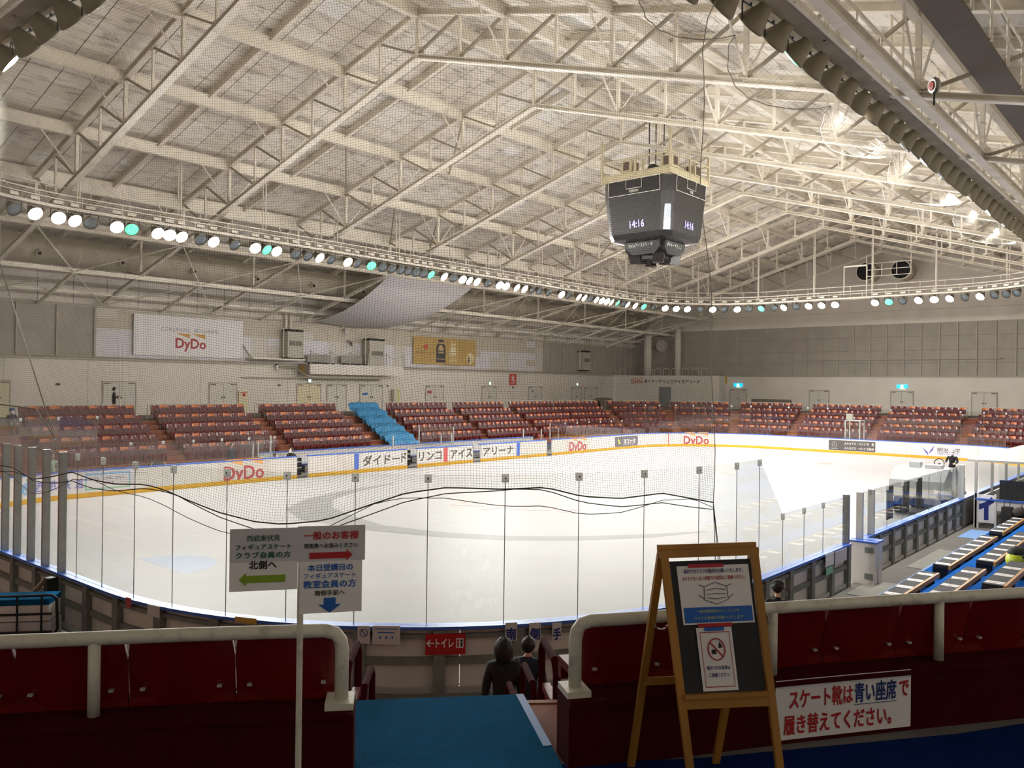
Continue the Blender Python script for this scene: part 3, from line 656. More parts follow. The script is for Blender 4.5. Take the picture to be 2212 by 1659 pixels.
# trusses
def truss(x):
    t = thing('roof_truss', 'cream painted steel roof truss spanning the hall', 'roof truss', (x, YR, 0), 0, 'roof trusses', 'structure')
    P = lambda y, z: (0, y, z)
    zb = lambda y: 17.3-.301*abs(y) if abs(y) <= 17.6 else 12.0-.272*(abs(y)-17.6)
    zt = lambda y: 19.0-.277*abs(y)
    pt = lambda nm, m_, f: f(MB()).build(nm, m_, t, False)
    for sg in (1, -1):
        pt('top_chord', 'steel_white', lambda b: b.ibeam(P(0, 19.0), P(sg*27.05, zt(27.05)), .22, .26))
        pt('bottom_chord', 'steel_white', lambda b: b.ibeam(P(0, 17.3), P(sg*17.6, zb(17.6)), .30, .18, .035))
        pt('lower_chord', 'steel_white', lambda b: b.ibeam(P(sg*17.6, 12.0), P(sg*26.9, zb(26.9)), .22, .16, .03))
        for j in range(1, 9):
            y = sg*2.2*j; big = j % 2 == 0
            pt('post', 'steel_white', lambda b: b.beam(P(y, zb(y)), P(y, zt(y)), .13 if big else .09, .13 if big else .09, (1, 0, 0)))
            y0 = sg*2.2*(j-1)
            pt('diagonal', 'steel_dark', lambda b: b.beam(P(y, zt(y)-.05), P(y0, zb(y0)+.1), .08, .10, (1, 0, 0)))
            if big:
                for sx in (-1, 1): pt('knee_brace', 'steel_white', lambda b: b.beam((0, y, zb(y)+.08), (sx*1.5, y, zt(y)-.15), .05, .05))
            pt('gusset', 'steel_white', lambda b: b.obox(P(y, zb(y)+.14), (.012, 0, 0), (0, .22, 0), (0, 0, .16)))
        for y in (22.2,):
            pt('post', 'steel_white', lambda b: b.beam(P(sg*y, zb(y)), P(sg*y, zt(y)), .1, .1, (1, 0, 0)))
            pt('diagonal', 'steel_dark', lambda b: b.beam(P(sg*y, zt(y)), P(sg*17.6, 12.05), .08, .08, (1, 0, 0)))
            pt('diagonal', 'steel_dark', lambda b: b.beam(P(sg*26.7, zt(26.7)), P(sg*y, zb(y)), .08, .08, (1, 0, 0)))
    pt('ridge_post', 'steel_white', lambda b: b.beam(P(0, 17.3), P(0, 19.0), .15, .15, (1, 0, 0)))
    pt('ridge_gusset', 'steel_white', lambda b: b.obox(P(0, 17.45), (.015, 0, 0), (0, .35, 0), (0, 0, .2)))
    return t
t0 = truss(TX[0])
for x in TX[1:]: c = dup(t0); c.location.x = x
# purlins, secondary rafters and the lengthwise beams
for j in range(-5, 6):
    y = YR+4.4*j
    mb = MB(); mb.ibeam((WW, y, ztop(y)-.02), (WE, y, ztop(y)-.02), .22, .5 if abs(j) != 4 else .75, .03)
    tag(mb.build('roof_purlin', 'steel_white'), 'long cream I-beam purlin running under the roof panels', 'purlin', 'roof purlins', 'structure')
for x in [a+3.5 for a in TX[:-1]]:
    for sg in (1, -1):
        mb = MB(); mb.ibeam((x, YR, 19.26), (x, YR+sg*27, ztop(YR+sg*27)+.26), .16, .3, .025)
        tag(mb.build('roof_rafter', 'steel_white'), 'cream roof rafter halfway between two trusses', 'rafter', 'secondary rafters', 'structure')
for y, z, w_, h in ((40.8, 12.0, .2, .2), (5.6, 12.0, .24, .26), (45.4, 10.62, .22, .24), (48.6, 9.85, .16, .16), (1.0, 10.7, .22, .24)):
    mb = MB(); mb.ibeam((WW, y, z), (WE, y, z), w_, h, .03); tag(mb.build('roof_beam', 'steel_white'), 'lengthwise cream beam tying the truss feet together', 'beam', 'lengthwise roof beams', 'structure')
for x in [a+3.5 for a in TX[3:-1]]:
    br = thing('roof_bracing', 'thin steel struts and rods bracing the low north edge of the roof', 'bracing', (x, 45.4, 9.5), 0, 'eaves bracing', 'structure')
    n0 = V((x, 45.4, 10.55)); mb = MB(); mb.beam(n0, (x, 50.1, 9.2), .14, .16); mb.build('strut', 'steel_white', br)
    for sx in (-1, 1):
        for q, r_ in (((x+sx*3.5, 40.8, 11.95), .035), ((x+sx*3.5, 50.1, 9.35), .03)):
            mb = MB(); mb.tube(n0, q, r_, 5); mb.build('brace_rod', 'steel_white', br)
for x, y in ((21.4+3.5, 32), (28.4, 27.6), (28.4+3.5, 36.4), (42.4, 27.6), (35.4, 36.4), (49.4, 32), (35.4, 10), (49.4, 14.4)):
    mb = MB(); mb.tube((x, y, ztop(y)-.2), (x+3.5, y+4.4, ztop(y+4.4)-.2), .045, 5); tag(mb.build('wind_brace', 'steel_dark'), 'dark diagonal wind brace under the roof panels', 'bracing', 'wind braces', 'structure')
# the round air duct along the north eaves, with its nozzles
du = thing('air_duct', 'fat round air duct with nozzles along the north eaves', 'duct', (30, 46.6, 11.7), 0, None, 'structure')
mb = MB(); mb.tube((-7, 46.8, 11.75), (76, 46.8, 11.75), .72, 20); mb.smooth = True; mb.build('duct_pipe', 'duct', du)
x = 8.0
while x < 74:
    mb = MB(); mb.tube((x, 46.7, 11.62), (x, 45.85, 11.38), .22, 10, .15); o = mb.build('nozzle', 'duct', du)
    k = MB(); k.disc((x, 45.84, 11.377), .11, (0, -.96, -.27), 10); k.build('nozzle_mouth', 'black', o)
    k = MB(); k.lathe([(.725, -.04), (.75, -.04), (.75, .04), (.725, .04)], 16, (x+2.1, 46.8, 11.75), (1, 0, 0)); k.build('duct_band', 'duct', du)
    x += 4.2
# two big duct mouths high on the east gable
for i, (u, v) in enumerate(((1871, 587), (1947, 583))):
    q = atX(u, v, WE-1.6); dd = thing('duct_mouth', 'black round mouth of a fat duct %s' % ('beside the ladder landing' if i == 0 else 'behind the catwalk landing rail'), 'duct', (q.x, q.y, q.z-1), 0, None, 'structure')
    mb = MB(); mb.tube((WE-1.7, q.y, q.z), (WE, q.y, q.z), .84, 24); mb.smooth = True; mb.build('duct_shell', 'wall_panel_old', dd)
    mb = MB(); mb.disc((WE-1.705, q.y, q.z), .80, (-1, 0, 0), 24); mb.build('duct_opening', 'black', dd)
    mb = MB(); mb.lathe([(.79, 0), (.88, 0), (.88, .08), (.79, .08)], 24, (WE-1.78, q.y, q.z), (1, 0, 0)); mb.build('duct_rim', 'steel_white', dd)

# ================================================================== FLOODLIGHTS ON THEIR CATWALK
RZ = 11.62; RO = .42           # lamps hang at this height, this far outside the boards' line
cw = thing('lighting_catwalk', 'steel lighting catwalk with handrails hung in a ring over the boards', 'catwalk', (RX0+RC, RY0, 11.9), 0, None, 'structure')
for o0, o1, z0, z1, nm, m_ in ((RO-.04, RO+.04, 12.0, 12.12, 'lamp_beam', 'steel_white'), (RO+.55, RO+.63, 12.0, 12.12, 'outer_beam', 'steel_white'), (RO+.04, RO+.55, 12.10, 12.125, 'grating', 'steel_dark'),
                               (RO-.02, RO+.02, 12.36, 12.40, 'mid_rail', 'steel_white'), (RO-.025, RO+.025, 12.56, 12.61, 'lamp_rail', 'steel_white'), (RO+.6, RO+.64, 12.60, 12.64, 'mid_rail', 'steel_white'), (RO+.6, RO+.65, 13.02, 13.07, 'handrail', 'steel_white')):
    mb = MB(); slab(mb, 0, TOT, o0, o1, z0, z1, 1.0); mb.build(nm, m_, cw)
s = 0.0
while s < TOT:
    mb = MB(); mb.tube(rp(s, RO+.62, 12.0), rp(s, RO+.62, 13.05), .022, 5); mb.build('handrail_post', 'steel_white', cw)
    mb = MB(); mb.tube(rp(s+.6, RO, 12.0), rp(s+.6, RO, 12.6), .018, 5); mb.build('rail_post', 'steel_white', cw)
    s += TOT/96
for k in range(36):
    s = (k+.5)*TOT/36; p = rp(s, RO+.6); zt = ztop(p.y)-.1
    for o in (.35, .62):
        mb = MB(); mb.tube(rp(s, RO+o, 12.1), rp(s, RO+o, zt), .035, 6); mb.build('hanger', 'steel_white', cw)
# one floodlight of each kind: bell housing, lens, yoke
def lamp_proto(kind):
    lm = {'on': 'lamp_on', 'off': 'lamp_off', 'green': 'lamp_green'}[kind]
    r = thing('floodlight', '', 'floodlight')
    ax = V((.80, 0, -.60))            # aims along local +X, down at the ice
    b = MB(); b.smooth = True; b.lathe([(.02, -.36), (.11, -.36), (.14, -.25), (.19, -.14), (.25, -.02), (.265, .02), (.25, .03)], 14, (0, 0, 0), ax); b.build('housing', 'lamp_body', r, False)
    b = MB(); b.smooth = True; b.lathe([(.25, .0), (.2, .03), (.1, .05), (.0, .055)], 14, (0, 0, 0), ax); b.build('lens', lm, r, False)
    b = MB()
    for sy in (-1, 1): b.beam((0, sy*.26, 0), (0, sy*.26, .3), .03, .012, (1, 0, 0))
    b.beam((0, -.26, .3), (0, .26, .3), .03, .012); b.tube((0, 0, .3), (0, 0, .42), .02, 5); b.build('yoke', 'dark_metal', r, False)
    b = MB(); b.box(-.2, -.16, .5, .0, .16, .62); b.build('ballast_box', 'steel_white', r, False)
    return r
LP = {k: lamp_proto(k) for k in ('on', 'off', 'green')}; used = set()
WORD = {'on': 'lit white floodlight', 'off': 'switched-off dark floodlight', 'green': 'green glowing floodlight'}
def lamp(s, kind, side):
    r = LP[kind] if kind not in used else dup(LP[kind]); used.add(kind)
    p = rp(s, RO, RZ-.02); n = -rn(s); a = math.atan2(n.y, n.x)+random.uniform(-.25, .25)
    r.location = p; r.rotation_euler = (0, 0, a); r.scale = (1.15,)*3
    tag(r, '%s on the catwalk above the %s boards' % (WORD[kind], side), 'floodlight', '%ss over the %s boards' % (WORD[kind], side))
    if kind == 'on':
        l = bpy.data.lights.new('floodlight_beam', 'SPOT'); l.energy = SPOT_W; l.spot_size = math.radians({'north': 156, 'south': 160}.get(side, 146)); l.spot_blend = .7; l.shadow_soft_size = .22; l.color = (1, .975, .935)
        lo = bpy.data.objects.new('floodlight_beam', l); COL.objects.link(lo)
        dn = {'north': .62, 'south': .60}.get(side, .74); hz_ = math.sqrt(1-dn*dn); ax = V((hz_*math.cos(a), hz_*math.sin(a), -dn)); lo.location = V(p)+ax*.12
        lo.rotation_euler = ax.to_track_quat('-Z', 'Y').to_euler()
nl = '25o 75w 127w 162w 195o 223o 252w 284g 309g 340w 366w 392w 433o 461w 483g 507o 528o 551w 576g 597w 617o 638o 665o 690w 715o 733w 751w 772o 802g 826o 846o 866o 882o 899o 916o 931g 945o 959w 979o 999w 1014w 1030w 1053o 1079w 1093w 1116w 1133w 1150o 1165o 1185o 1213w 1228o 1250w 1262w 1275o 1288w 1300w 1311w 1321w 1334g 1347o 1365w 1381w 1399g 1420o'
lastx = -9
for t in nl.split():
    u = float(t[:-1]); q = atY(u, 500+.12*u, RY1+RO); x = q.x
    if x-lastx < .56: continue
    lastx = x
    s = sN(x) if x < RX1-RC else s_of_u(u, RZ, S_NE-1, sN(55))
    lamp(s, {'w': 'on', 'o': 'off', 'g': 'green'}[t[-1]], 'north')
el = '1443w 1466w 1489w 1516o 1541w 1566o 1592w 1616o 1641g 1667o 1693w 1720o 1747w 1775w 1804w 1890w 1920g 1950o 1984w 2018w 2051w 2083o 2116w 2149o 2177o 2204o'
for t in el.split():
    u = float(t[:-1]); q = atX(u, 655, RX1+RO)
    s = sE(q.y) if q.y < RY1-RC else s_of_u(u, RZ, S_NE-2, S_NE+AR)
    lamp(s, {'w': 'on', 'o': 'off', 'g': 'green'}[t[-1]], 'east')
for i in range(44):
    x = 10.6+i*.95
    st = 'on' if i in (10, 13, 16, 21, 22, 25, 29, 33, 37) else ('green' if i in (6, 30, 31) else 'off')  # some south lamps are set lit only to balance ceiling and wall light
    lamp(sS(x) if x > RX0+RC else near_s(x, 7, S_SW-TOT, 1), st, 'south')
for i in range(9):
    y = 21.5-i*1.05; lamp(sW(y), 'on' if i in (1, 2) else 'off', 'west')
# small ladder landing over the east catwalk
ld = thing('catwalk_landing', 'railed landing with ladder frame on the east catwalk', 'landing', (66.4, 25, 12.0), 0, None)
for u in (1823, 1872):
    q = atX(u, 640, RX1+RO+.6); mb = MB(); mb.tube((q.x, q.y, 12.0), (q.x, q.y, 14.6), .05, 6); mb.build('landing_post', 'steel_white', ld)
qa, qb = atX(1823, 590, RX1+RO+.6), atX(1872, 588, RX1+RO+.6)
mb = MB(); mb.beam((qa.x, qa.y, 14.6), (qb.x, qb.y, 14.6), .12, .12); mb.build('landing_beam', 'steel_white', ld)
for z in (13.9, 14.4, 14.9):
    a, b = atX(1872, 580, 68.0), atX(1970, 575, 68.0); mb = MB(); mb.tube((68, a.y, z), (68, b.y, z), .03, 5); mb.build('landing_rail', 'steel_white', ld)
for u in (1872, 1905, 1937, 1968):
    a = atX(u, 580, 68.0); mb = MB(); mb.tube((68, a.y, 13.9), (68, a.y, 15.6 if u in (1872, 1968) else 14.9), .03, 5); mb.build('landing_rail_post', 'steel_white', ld)
# the catwalk rail behind the south lamps
sr = thing('service_walkway', 'railed service walkway under the south roof edge', 'walkway', (30, 4.2, 12.2), 0, None)
mb = MB(); mb.box(-6, 3.75, 12.2, 78, 4.45, 12.26); mb.build('deck', 'wall_dark', sr)
for z in (12.75, 13.25):
    mb = MB(); mb.tube((-6, 3.7, z), (78, 3.7, z), .03, 5); mb.build('handrail', 'steel_white', sr)
for i in range(48):
    mb = MB(); mb.tube((-5+i*1.75, 3.7, 12.2), (-5+i*1.75, 3.7, 13.25), .035, 5); mb.build('handrail_post', 'steel_white', sr)
fan = thing('ceiling_fan_unit', 'red and grey wall fan clamped to the south roof beam', 'fan', (21.5, 3.7, 13.0))
q = atY(2018, 185, 3.4); mb = MB(); mb.lathe([(.02, -.04), (.11, -.04), (.13, 0), (.11, .04), (.02, .04)], 14, q, (-.7, .7, -.1)); mb.build('fan_cage', 'steel', fan)
mb = MB(); mb.lathe([(.01, -.06), (.07, -.055), (.07, .055), (.01, .06)], 10, q, (-.7, .7, -.1)); mb.build('fan_hub', 'sign_red', fan)
mb = MB(); mb.tube(q, (q.x, q.y, q.z-.3), .015, 6); mb.build('fan_arm', 'dark_metal', fan)

# ================================================================== SCOREBOARD
SBX, SBY = 35.9, 21.5
sb = thing('scoreboard', 'black four-sided scoreboard cube hanging over centre ice', 'scoreboard', (SBX, SBY, 11.2))
def octo(h, c, z): return [V((SBX+x, SBY+y, z)) for x, y in ((-h, -h+c), (-h+c, -h), (h-c, -h), (h, -h+c), (h, h-c), (h-c, h), (-h+c, h), (-h, h-c))]
def ring(mb, a, b):
    n = len(a); mb.add(a+b, [(i, (i+1) % n, (i+1) % n+n, i+n) for i in range(n)])
zA, zB, zC, zD = 14.9, 14.15, 12.35, 12.0
mb = MB(); ring(mb, octo(1.95, .48, zB), octo(1.99, .48, zA)); mb.add(octo(1.99, .48, zA), [tuple(range(8))]); mb.build('header', 'black_gloss', sb)
mb = MB(); ring(mb, octo(1.79, .44, zC), octo(1.95, .48, zB)); mb.build('screen_body', 'screen_panel', sb)
mb = MB(); ring(mb, octo(1.68, .4, zC-.25), octo(1.79, .44, zC)); ring(mb, octo(1.0, .2, zD), octo(1.68, .4, zC-.25)); mb.add(octo(1.0, .2, zD), [tuple(range(7, -1, -1))]); mb.build('underside', 'black_gloss', sb)
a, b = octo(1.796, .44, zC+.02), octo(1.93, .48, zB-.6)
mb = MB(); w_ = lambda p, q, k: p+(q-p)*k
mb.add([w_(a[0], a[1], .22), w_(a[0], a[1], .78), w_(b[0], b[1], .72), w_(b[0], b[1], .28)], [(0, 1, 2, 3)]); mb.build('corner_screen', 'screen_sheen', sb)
tilt = math.atan2(.24, zB-zC)
faces = ((V((-1, 0, 0)), V((0, -1, 0))), (V((0, -1, 0)), V((1, 0, 0))), (V((1, 0, 0)), V((0, 1, 0))), (V((0, 1, 0)), V((-1, 0, 0))))
for nrm, rt in faces:
    f1 = plane(V((SBX, SBY, zB))+nrm*1.965, rt, V((0, 0, 1))+nrm*.05)
    fr = MB()
    for x0, y0, x1, y1 in ((-1.45, .03, 1.45, .06), (-1.45, .74, 1.45, .77), (-1.45, .03, -1.42, .77), (1.42, .03, 1.45, .77), (-.45, .3, .45, .33), (-.45, .3, -.42, .77), (.42, .3, .45, .77)): rect(fr, f1, x0, y0, x1, y1, .02)
    fr.build('score_frame', 'board_frame', sb)
    tx = MB(); text(tx, 'PERIOD' if nrm.x < 0 or nrm.y > 0 else 'TIME', f1, 0, .19, .5 if nrm.x else .34, .12, .02, .022); tx.build('score_lettering', 'board_frame', sb)
    f2 = plane(V((SBX, SBY, zC))+nrm*1.79, rt, V((0, 0, zB-zC))+nrm*.16)
    tx = MB(); text(tx, '14:16', f2, .1, .42, .80, .34, .02, .02); tx.build('clock_digits', 'digit_violet', sb)
    f3 = plane(V((SBX, SBY, zD-.28))+nrm*1.12, rt, V((0, 0, 1))+nrm*.2)
    g = MB(); g.prism([(-.95, 0), (-.6, -.32), (.6, -.32), (.95, 0), (.95, .3), (-.95, .3)], lambda x, y, d: f3(x, y, d-.25), .25); g.build('lower_sign', 'black_gloss', sb)
    tx = MB(); text(tx, 'DyDoアイスアリーナ' if nrm.x < 0 else 'ダイドードリンコ', f3, -.1, .12, 1.35, .2, .01, .01); tx.build('lower_lettering', 'board_frame', sb)
mb = MB(); mb.box(SBX-.6, SBY-.6, zD-.75, SBX+.6, SBY+.6, zD-.3); mb.build('speaker_core', 'black_gloss', sb)
for sx in (-1, 1):
    for sy in (-1, 1): mb = MB(); mb.obox((SBX+sx*.55, SBY+sy*.55, zD-.75), (.24*sx, .12*sy, 0), (-.12, .24, 0), (.05*sx, .05*sy, .22)); mb.build('speaker', 'black_gloss', sb)
# gantry on top
gz = zA+.2
for x0, y0, x1, y1 in ((-1.9, -1.9, 1.9, -1.9), (-1.9, 1.9, 1.9, 1.9), (-1.9, -1.9, -1.9, 1.9), (1.9, -1.9, 1.9, 1.9)):
    mb = MB(); mb.ibeam((SBX+x0, SBY+y0, gz), (SBX+x1, SBY+y1, gz), .16, .34, .03); mb.build('gantry_beam', 'gantry', sb)
    mb = MB(); mb.tube((SBX+x0, SBY+y0, gz+.85), (SBX+x1, SBY+y1, gz+.85), .05, 6); mb.build('gantry_rail', 'gantry', sb)
for sx in (-1, 0, 1):
    for sy in (-1, 0, 1):
        if sx or sy: mb = MB(); mb.beam((SBX+1.9*sx, SBY+1.9*sy, gz), (SBX+1.9*sx, SBY+1.9*sy, 17.0 if sx*sy else gz+.85), .1, .1, (1, 0, 0)); mb.build('gantry_post', 'gantry', sb)
for dx, dy in ((-1.4, .6), (-1.2, -1.5), (1.2, -1.4), (1.3, 1.2)):
    mb = MB(); mb.box(SBX+dx-.35, SBY+dy-.3, gz+.17, SBX+dx+.35, SBY+dy+.3, gz+.8); o = mb.build('hoist_cabinet', 'gantry', sb)
    k = MB(); k.box(SBX+dx-.36, SBY+dy-.16, gz+.35, SBX+dx-.352, SBY+dy+.16, gz+.75); k.box(SBX+dx-.2, SBY+dy-.31, gz+.35, SBX+dx+.2, SBY+dy-.302, gz+.75); k.build('cabinet_opening', 'ink_brown', o)
for dx, dy in ((-.3, .2), (.1, -.4), (.5, .3)):
    mb = MB(); mb.tube((SBX+dx, SBY+dy, gz), (SBX+dx, SBY+dy, 18.2), .03, 6); mb.build('hoist_cable', 'dark_metal', sb)
mb = MB(); mb.tube((SBX-.35, SBY, gz+.6), (SBX+.35, SBY, gz+.6), .28, 10); mb.build('hoist_drum', 'dark_metal', sb)

# ================================================================== NETS
NO = .62                       # the near net hangs just outside the glass
def net_pt(u, v):              # where the picture's rope crosses the surface the net hangs in
    best = None
    for i in range(700):
        s = S_SW-9-TOT+i*(AR+9+4)/699; p = rp(s, NO); d = ray(u, v); k = (p.x*_fw.x+p.y*_fw.y)
        q = proj((p.x, p.y, 2.5))
        if q and (best is None or abs(q[0]-u) < best[0]): best = (abs(q[0]-u), s, p)
    p = best[2]; d = ray(u, v); k = math.hypot(p.x, p.y)/math.hypot(d.x, d.y); return best[1], CAM.z+d.z*k
rope = [net_pt(u, v) for u, v in ((-40, 1000), (20, 1010), (65, 1036), (110, 1030), (160, 1019), (205, 1036), (250, 1045), (310, 1046), (350, 1058), (400, 1080), (470, 1108), (550, 1128), (610, 1134), (700, 1125), (800, 1090), (870, 1064), (960, 1052), (1020, 1054), (1080, 1056), (1170, 1052), (1250, 1072), (1340, 1077), (1430, 1066), (1545, 1086))]
def rz_(s):
    for i in range(len(rope)-1):
        if rope[i][0] <= s <= rope[i+1][0]:
            k = (s-rope[i][0])/(rope[i+1][0]-rope[i][0]); return rope[i][1]*(1-k)+rope[i+1][1]*k
    return rope[0][1] if s < rope[0][0] else rope[-1][1]
NS0, NS1 = rope[0][0]-1.0, rope[-1][0]; NZ1 = 11.95
netr = thing('safety_net', 'fine square-mesh safety net hanging over the near corner boards', 'net', (8, 9, 2), 0, None)
def npos(a, b):      # a along the path, b from the rope (0) up to the catwalk (1)
    s = NS0+(NS1-NS0)*a; z0 = rz_(s); z = z0+(NZ1-z0)*b
    sh = -.55*b*a; bul = .12*math.sin(b*PI)*math.sin(s*1.3)+.07*math.sin(z*1.1+s*.9)
    k_ = min(1, max(0, (b-.86)/.14)); k_ = k_*k_*(3-2*k_)
    p = rp(s+sh+.05*math.sin(z*2.1), NO-bul*.8-.12*math.sin(b*PI)+.75*k_); return V((p.x, p.y, z))
nm = MB(); r_ = .0017; CEL = .041
ncol = int((NS1-NS0)/CEL); nrow = int((NZ1-2.6)/CEL)
def ribbon(pts):             # a cord of square section
    m = len(pts); vs_ = []; fs = []
    for i, p in enumerate(pts):
        t = (pts[min(m-1, i+1)]-pts[max(0, i-1)]).normalized(); x = t.cross(V((.6, .8, 0)));
        if x.length < .1: x = t.cross(V((0, 0, 1)))
        x = x.normalized()*r_; y = t.cross(x)
        vs_ += [p+x, p+y, p-x, p-y]
    for i in range(m-1):
        for k in range(4): fs.append((4*i+k, 4*i+4+k, 4*i+4+(k+1) % 4, 4*i+(k+1) % 4))
    nm.add(vs_, fs)
for i in range(ncol+1): ribbon([npos(i/ncol, j/16) for j in range(17)])
for j in range(nrow+1): ribbon([npos(i/44, j/nrow) for i in range(45)])
o = nm.build('net_mesh', 'net_grey', netr); o['kind'] = 'stuff'
for dz, rr, ph in ((0, .011, 0), (-.07, .008, 1.0), (-.13, .006, 2.2)):
    mb = MB(); P_ = []
    for i in range(90):
        p = npos(i/89, 0); p.z += dz*abs(math.sin(i*.12+ph))*2.2; P_.append(p)
    mb.path(P_, rr, 5); mb.build('bottom_rope', 'rope_dark', netr)
mb = MB(); mb.path([npos(1, j/20) for j in range(21)], .008, 5); mb.build('edge_rope', 'net_grey', netr)
e0 = npos(1, 0)
for dx, dy in ((.25, -.1), (.35, -.12), (.12, -.05)):
    mb = MB(); mb.path([e0, e0+V((dx*.4, dy*.4, -.9)), V((e0.x+dx, e0.y+dy, 1.16))], .007, 5); mb.build('tie_rope', 'rope_dark', netr)
wn_edge = MB(); qa = net_pt(-10, 560); qb = net_pt(115, 945)
wn_edge.path([rp(qa[0], NO, qa[1]), rp(qb[0], NO, qb[1]), rp(qb[0]-.9, NO, qb[1]+.5), rp(qb[0]-3.2, NO, qb[1]+.55)], .012, 5); wn_edge.build('edge_cord', 'net_white', netr)
# net gathered up in bright swags under the south lamps
def swag(x0, x1, drop, reach, name_lab):
    t = thing('gathered_net', name_lab, 'net', ((x0+x1)/2, 7.5, 11), 0, 'net swags under the south catwalk')
    g = MB(); 
    def f(a, b):
        x = x0+(x1-x0)*a; sg = math.sin(a*PI)**.7
        return V((x, 6.95+reach*b*sg+.02*math.sin(a*40), 11.5-drop*math.sin(b*PI*.62)*sg-.25*b*(1-b)))
    global nm; keep, nm = nm, g
    n1 = int((x1-x0)/.16); n2 = int((reach+drop)/.14)
    for i in range(n1+1): ribbon2(g, [f(i/n1, j/8) for j in range(9)])
    for j in range(n2+1): ribbon2(g, [f(i/16, j/n2) for i in range(17)])
    nm = keep; o = g.build('net_mesh', 'net_white', t); o['kind'] = 'stuff'
    e = MB(); e.path([f(i/24, 1) for i in range(25)], .009, 5); e.build('edge_rope', 'net_white', t)
def ribbon2(g, pts):
    global r_; k, r_ = r_, .0018; ribbon(pts); r_ = k
for x0, x1, d, rc in ((11.2, 14.4, .25, .7), (14.4, 19.4, .3, .9), (19.4, 24.5, .3, .9), (24.5, 32.0, .4, 1.0), (32.0, 42.0, .4, 1.0)):
    swag(x0, x1, d, rc, 'bright white net gathered in a swag beneath the south floodlights')

# ================================================================== SEATS
def seat_mesh(cover):
    b = MB(); W = .23
    def back(a, c):                     # front face of the backrest, curved and leaning back (local +X faces the ice)
        y = (a*2-1)*W*(1 if c < .85 else .93); return V((-.10-.10*c+.05*(abs(a*2-1)**2), y, .42+.40*c))
    b.grid(lambda a, c: back(1-a, c), 4, 3); b.grid(lambda a, c: back(a, c)+V((-.03, 0, 0)), 4, 3)
    b.grid(lambda a, c: back(a, 1)+V((-.03*(1-c), 0, 0)), 4, 1)
    b.box(-.10, -.05, .0, .04, .05, .42); b.box(-.12, -W, .30, -.02, W, .42)
    b.m = 3; b.obox((-.085, 0, .50), (.022, 0, 0), (0, W*.96, 0), (-.02, 0, .135)); b.m = 0  # folded pan; its darker red also carries the shade low in each row
    if cover:
        b.m = 1; b.grid(lambda a, c: back(.96-.92*a, .66+.36*c)+V((.012, 0, 0)), 4, 1); b.grid(lambda a, c: back(.04+.92*a, 1.02)+V((.012-.05*c, 0, 0)), 4, 1)
    else:
        b.m = 2; b.box(-.19, -.035, .775, -.165, .035, .815)
    return b
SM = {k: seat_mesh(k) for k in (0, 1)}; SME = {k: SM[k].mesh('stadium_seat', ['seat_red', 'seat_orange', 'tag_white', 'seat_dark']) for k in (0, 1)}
seats = []
for name, s0, s1 in BL:
    for k in range(5):
        off = ROW_B[k]-.34; L = (rp(s0, off)-rp(s1, off)).length; n = max(4, round(L/.482))
        for i in range(n):
            s = s0+(i+.5)*(s1-s0)/n; p = rp(s, off, ROW_Z[k]); nn = -rn(s); q = proj(p+V((0, 0, .6)))
            vis = q and -10 < q[0] < 2222
            seats.append((-(q[2]) if vis and k < 4 else (-200-(q[2] if q else 99)), p, math.atan2(nn.y, nn.x), 1 if (i+k) % 2 == 0 and random.random() < .8 else 0, name, k, vis))
seats.sort(key=lambda a: -a[0])
ROWN = ('top', 'second', 'third', 'fourth', 'lowest')
rest = MB()
for i, (d, p, a, cv, name, k, vis) in enumerate(seats):
    if i < 262:
        o = inst('stadium_seat', SME[cv], None, p, a)
        lb = ('red seat with an orange cover in the %s row of the %s' if cv else 'plain red seat with a white tag in the %s row of the %s') % (ROWN[k], name)
        tag(o, lb, 'seat', '%s seats in the %s row of the %s' % ('orange-covered' if cv else 'plain red', ROWN[k], name))
    elif vis:
        ca, sa = math.cos(a), math.sin(a); t = SM[cv]; ofs = len(rest.v)
        rest.v += [(p.x+x*ca-y*sa, p.y+x*sa+y*ca, p.z+z) for x, y, z in t.v]
        rest.f += [[j+ofs for j in f] for f in t.f]; rest.mi += t.mi
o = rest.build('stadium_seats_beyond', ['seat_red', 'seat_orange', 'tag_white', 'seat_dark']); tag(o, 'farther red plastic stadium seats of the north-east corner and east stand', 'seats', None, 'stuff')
# white pipe rail behind each top row
for j, (name, s0, s1) in enumerate(BL):
    gr = thing('guard_rail', 'white pipe rail along the back of the top seat row in the %s' % name, 'rail', rp((s0+s1)/2, 8.25, 2.85), 0, 'pipe rails behind the %s' % name)
    mb = MB(); mb.path([rp(s0, 8.28, 2.86)]+along(s0, s1, 8.28, 3.66, 1.5)+[rp(s1, 8.28, 2.86)], .028, 6); mb.build('top_pipe', 'rail_white', gr)
    for k in (1, 2): mb = MB(); s = s0+(s1-s0)*k/3; mb.tube(rp(s, 8.28, 2.86), rp(s, 8.28, 3.65), .022, 6); mb.build('rail_post', 'rail_white', gr)
# dark stair rails at the aisles' heads
for s0, s1 in aisles[:6]:
    t = thing('stair_rail', 'short dark handrail at the head of a north stand aisle', 'rail', rp((s0+s1)/2, 7.4, 2.8), 0, 'aisle head rails')
    mb = MB(); mb.path([rp(s0+.06, 7.3, 2.81), rp(s0+.06, 7.3, 3.35), rp(s0+.06, 6.5, 3.1), rp(s0+.06, 6.5, 2.34)], .02, 5); mb.build('rail_pipe', 'dark_metal', t)
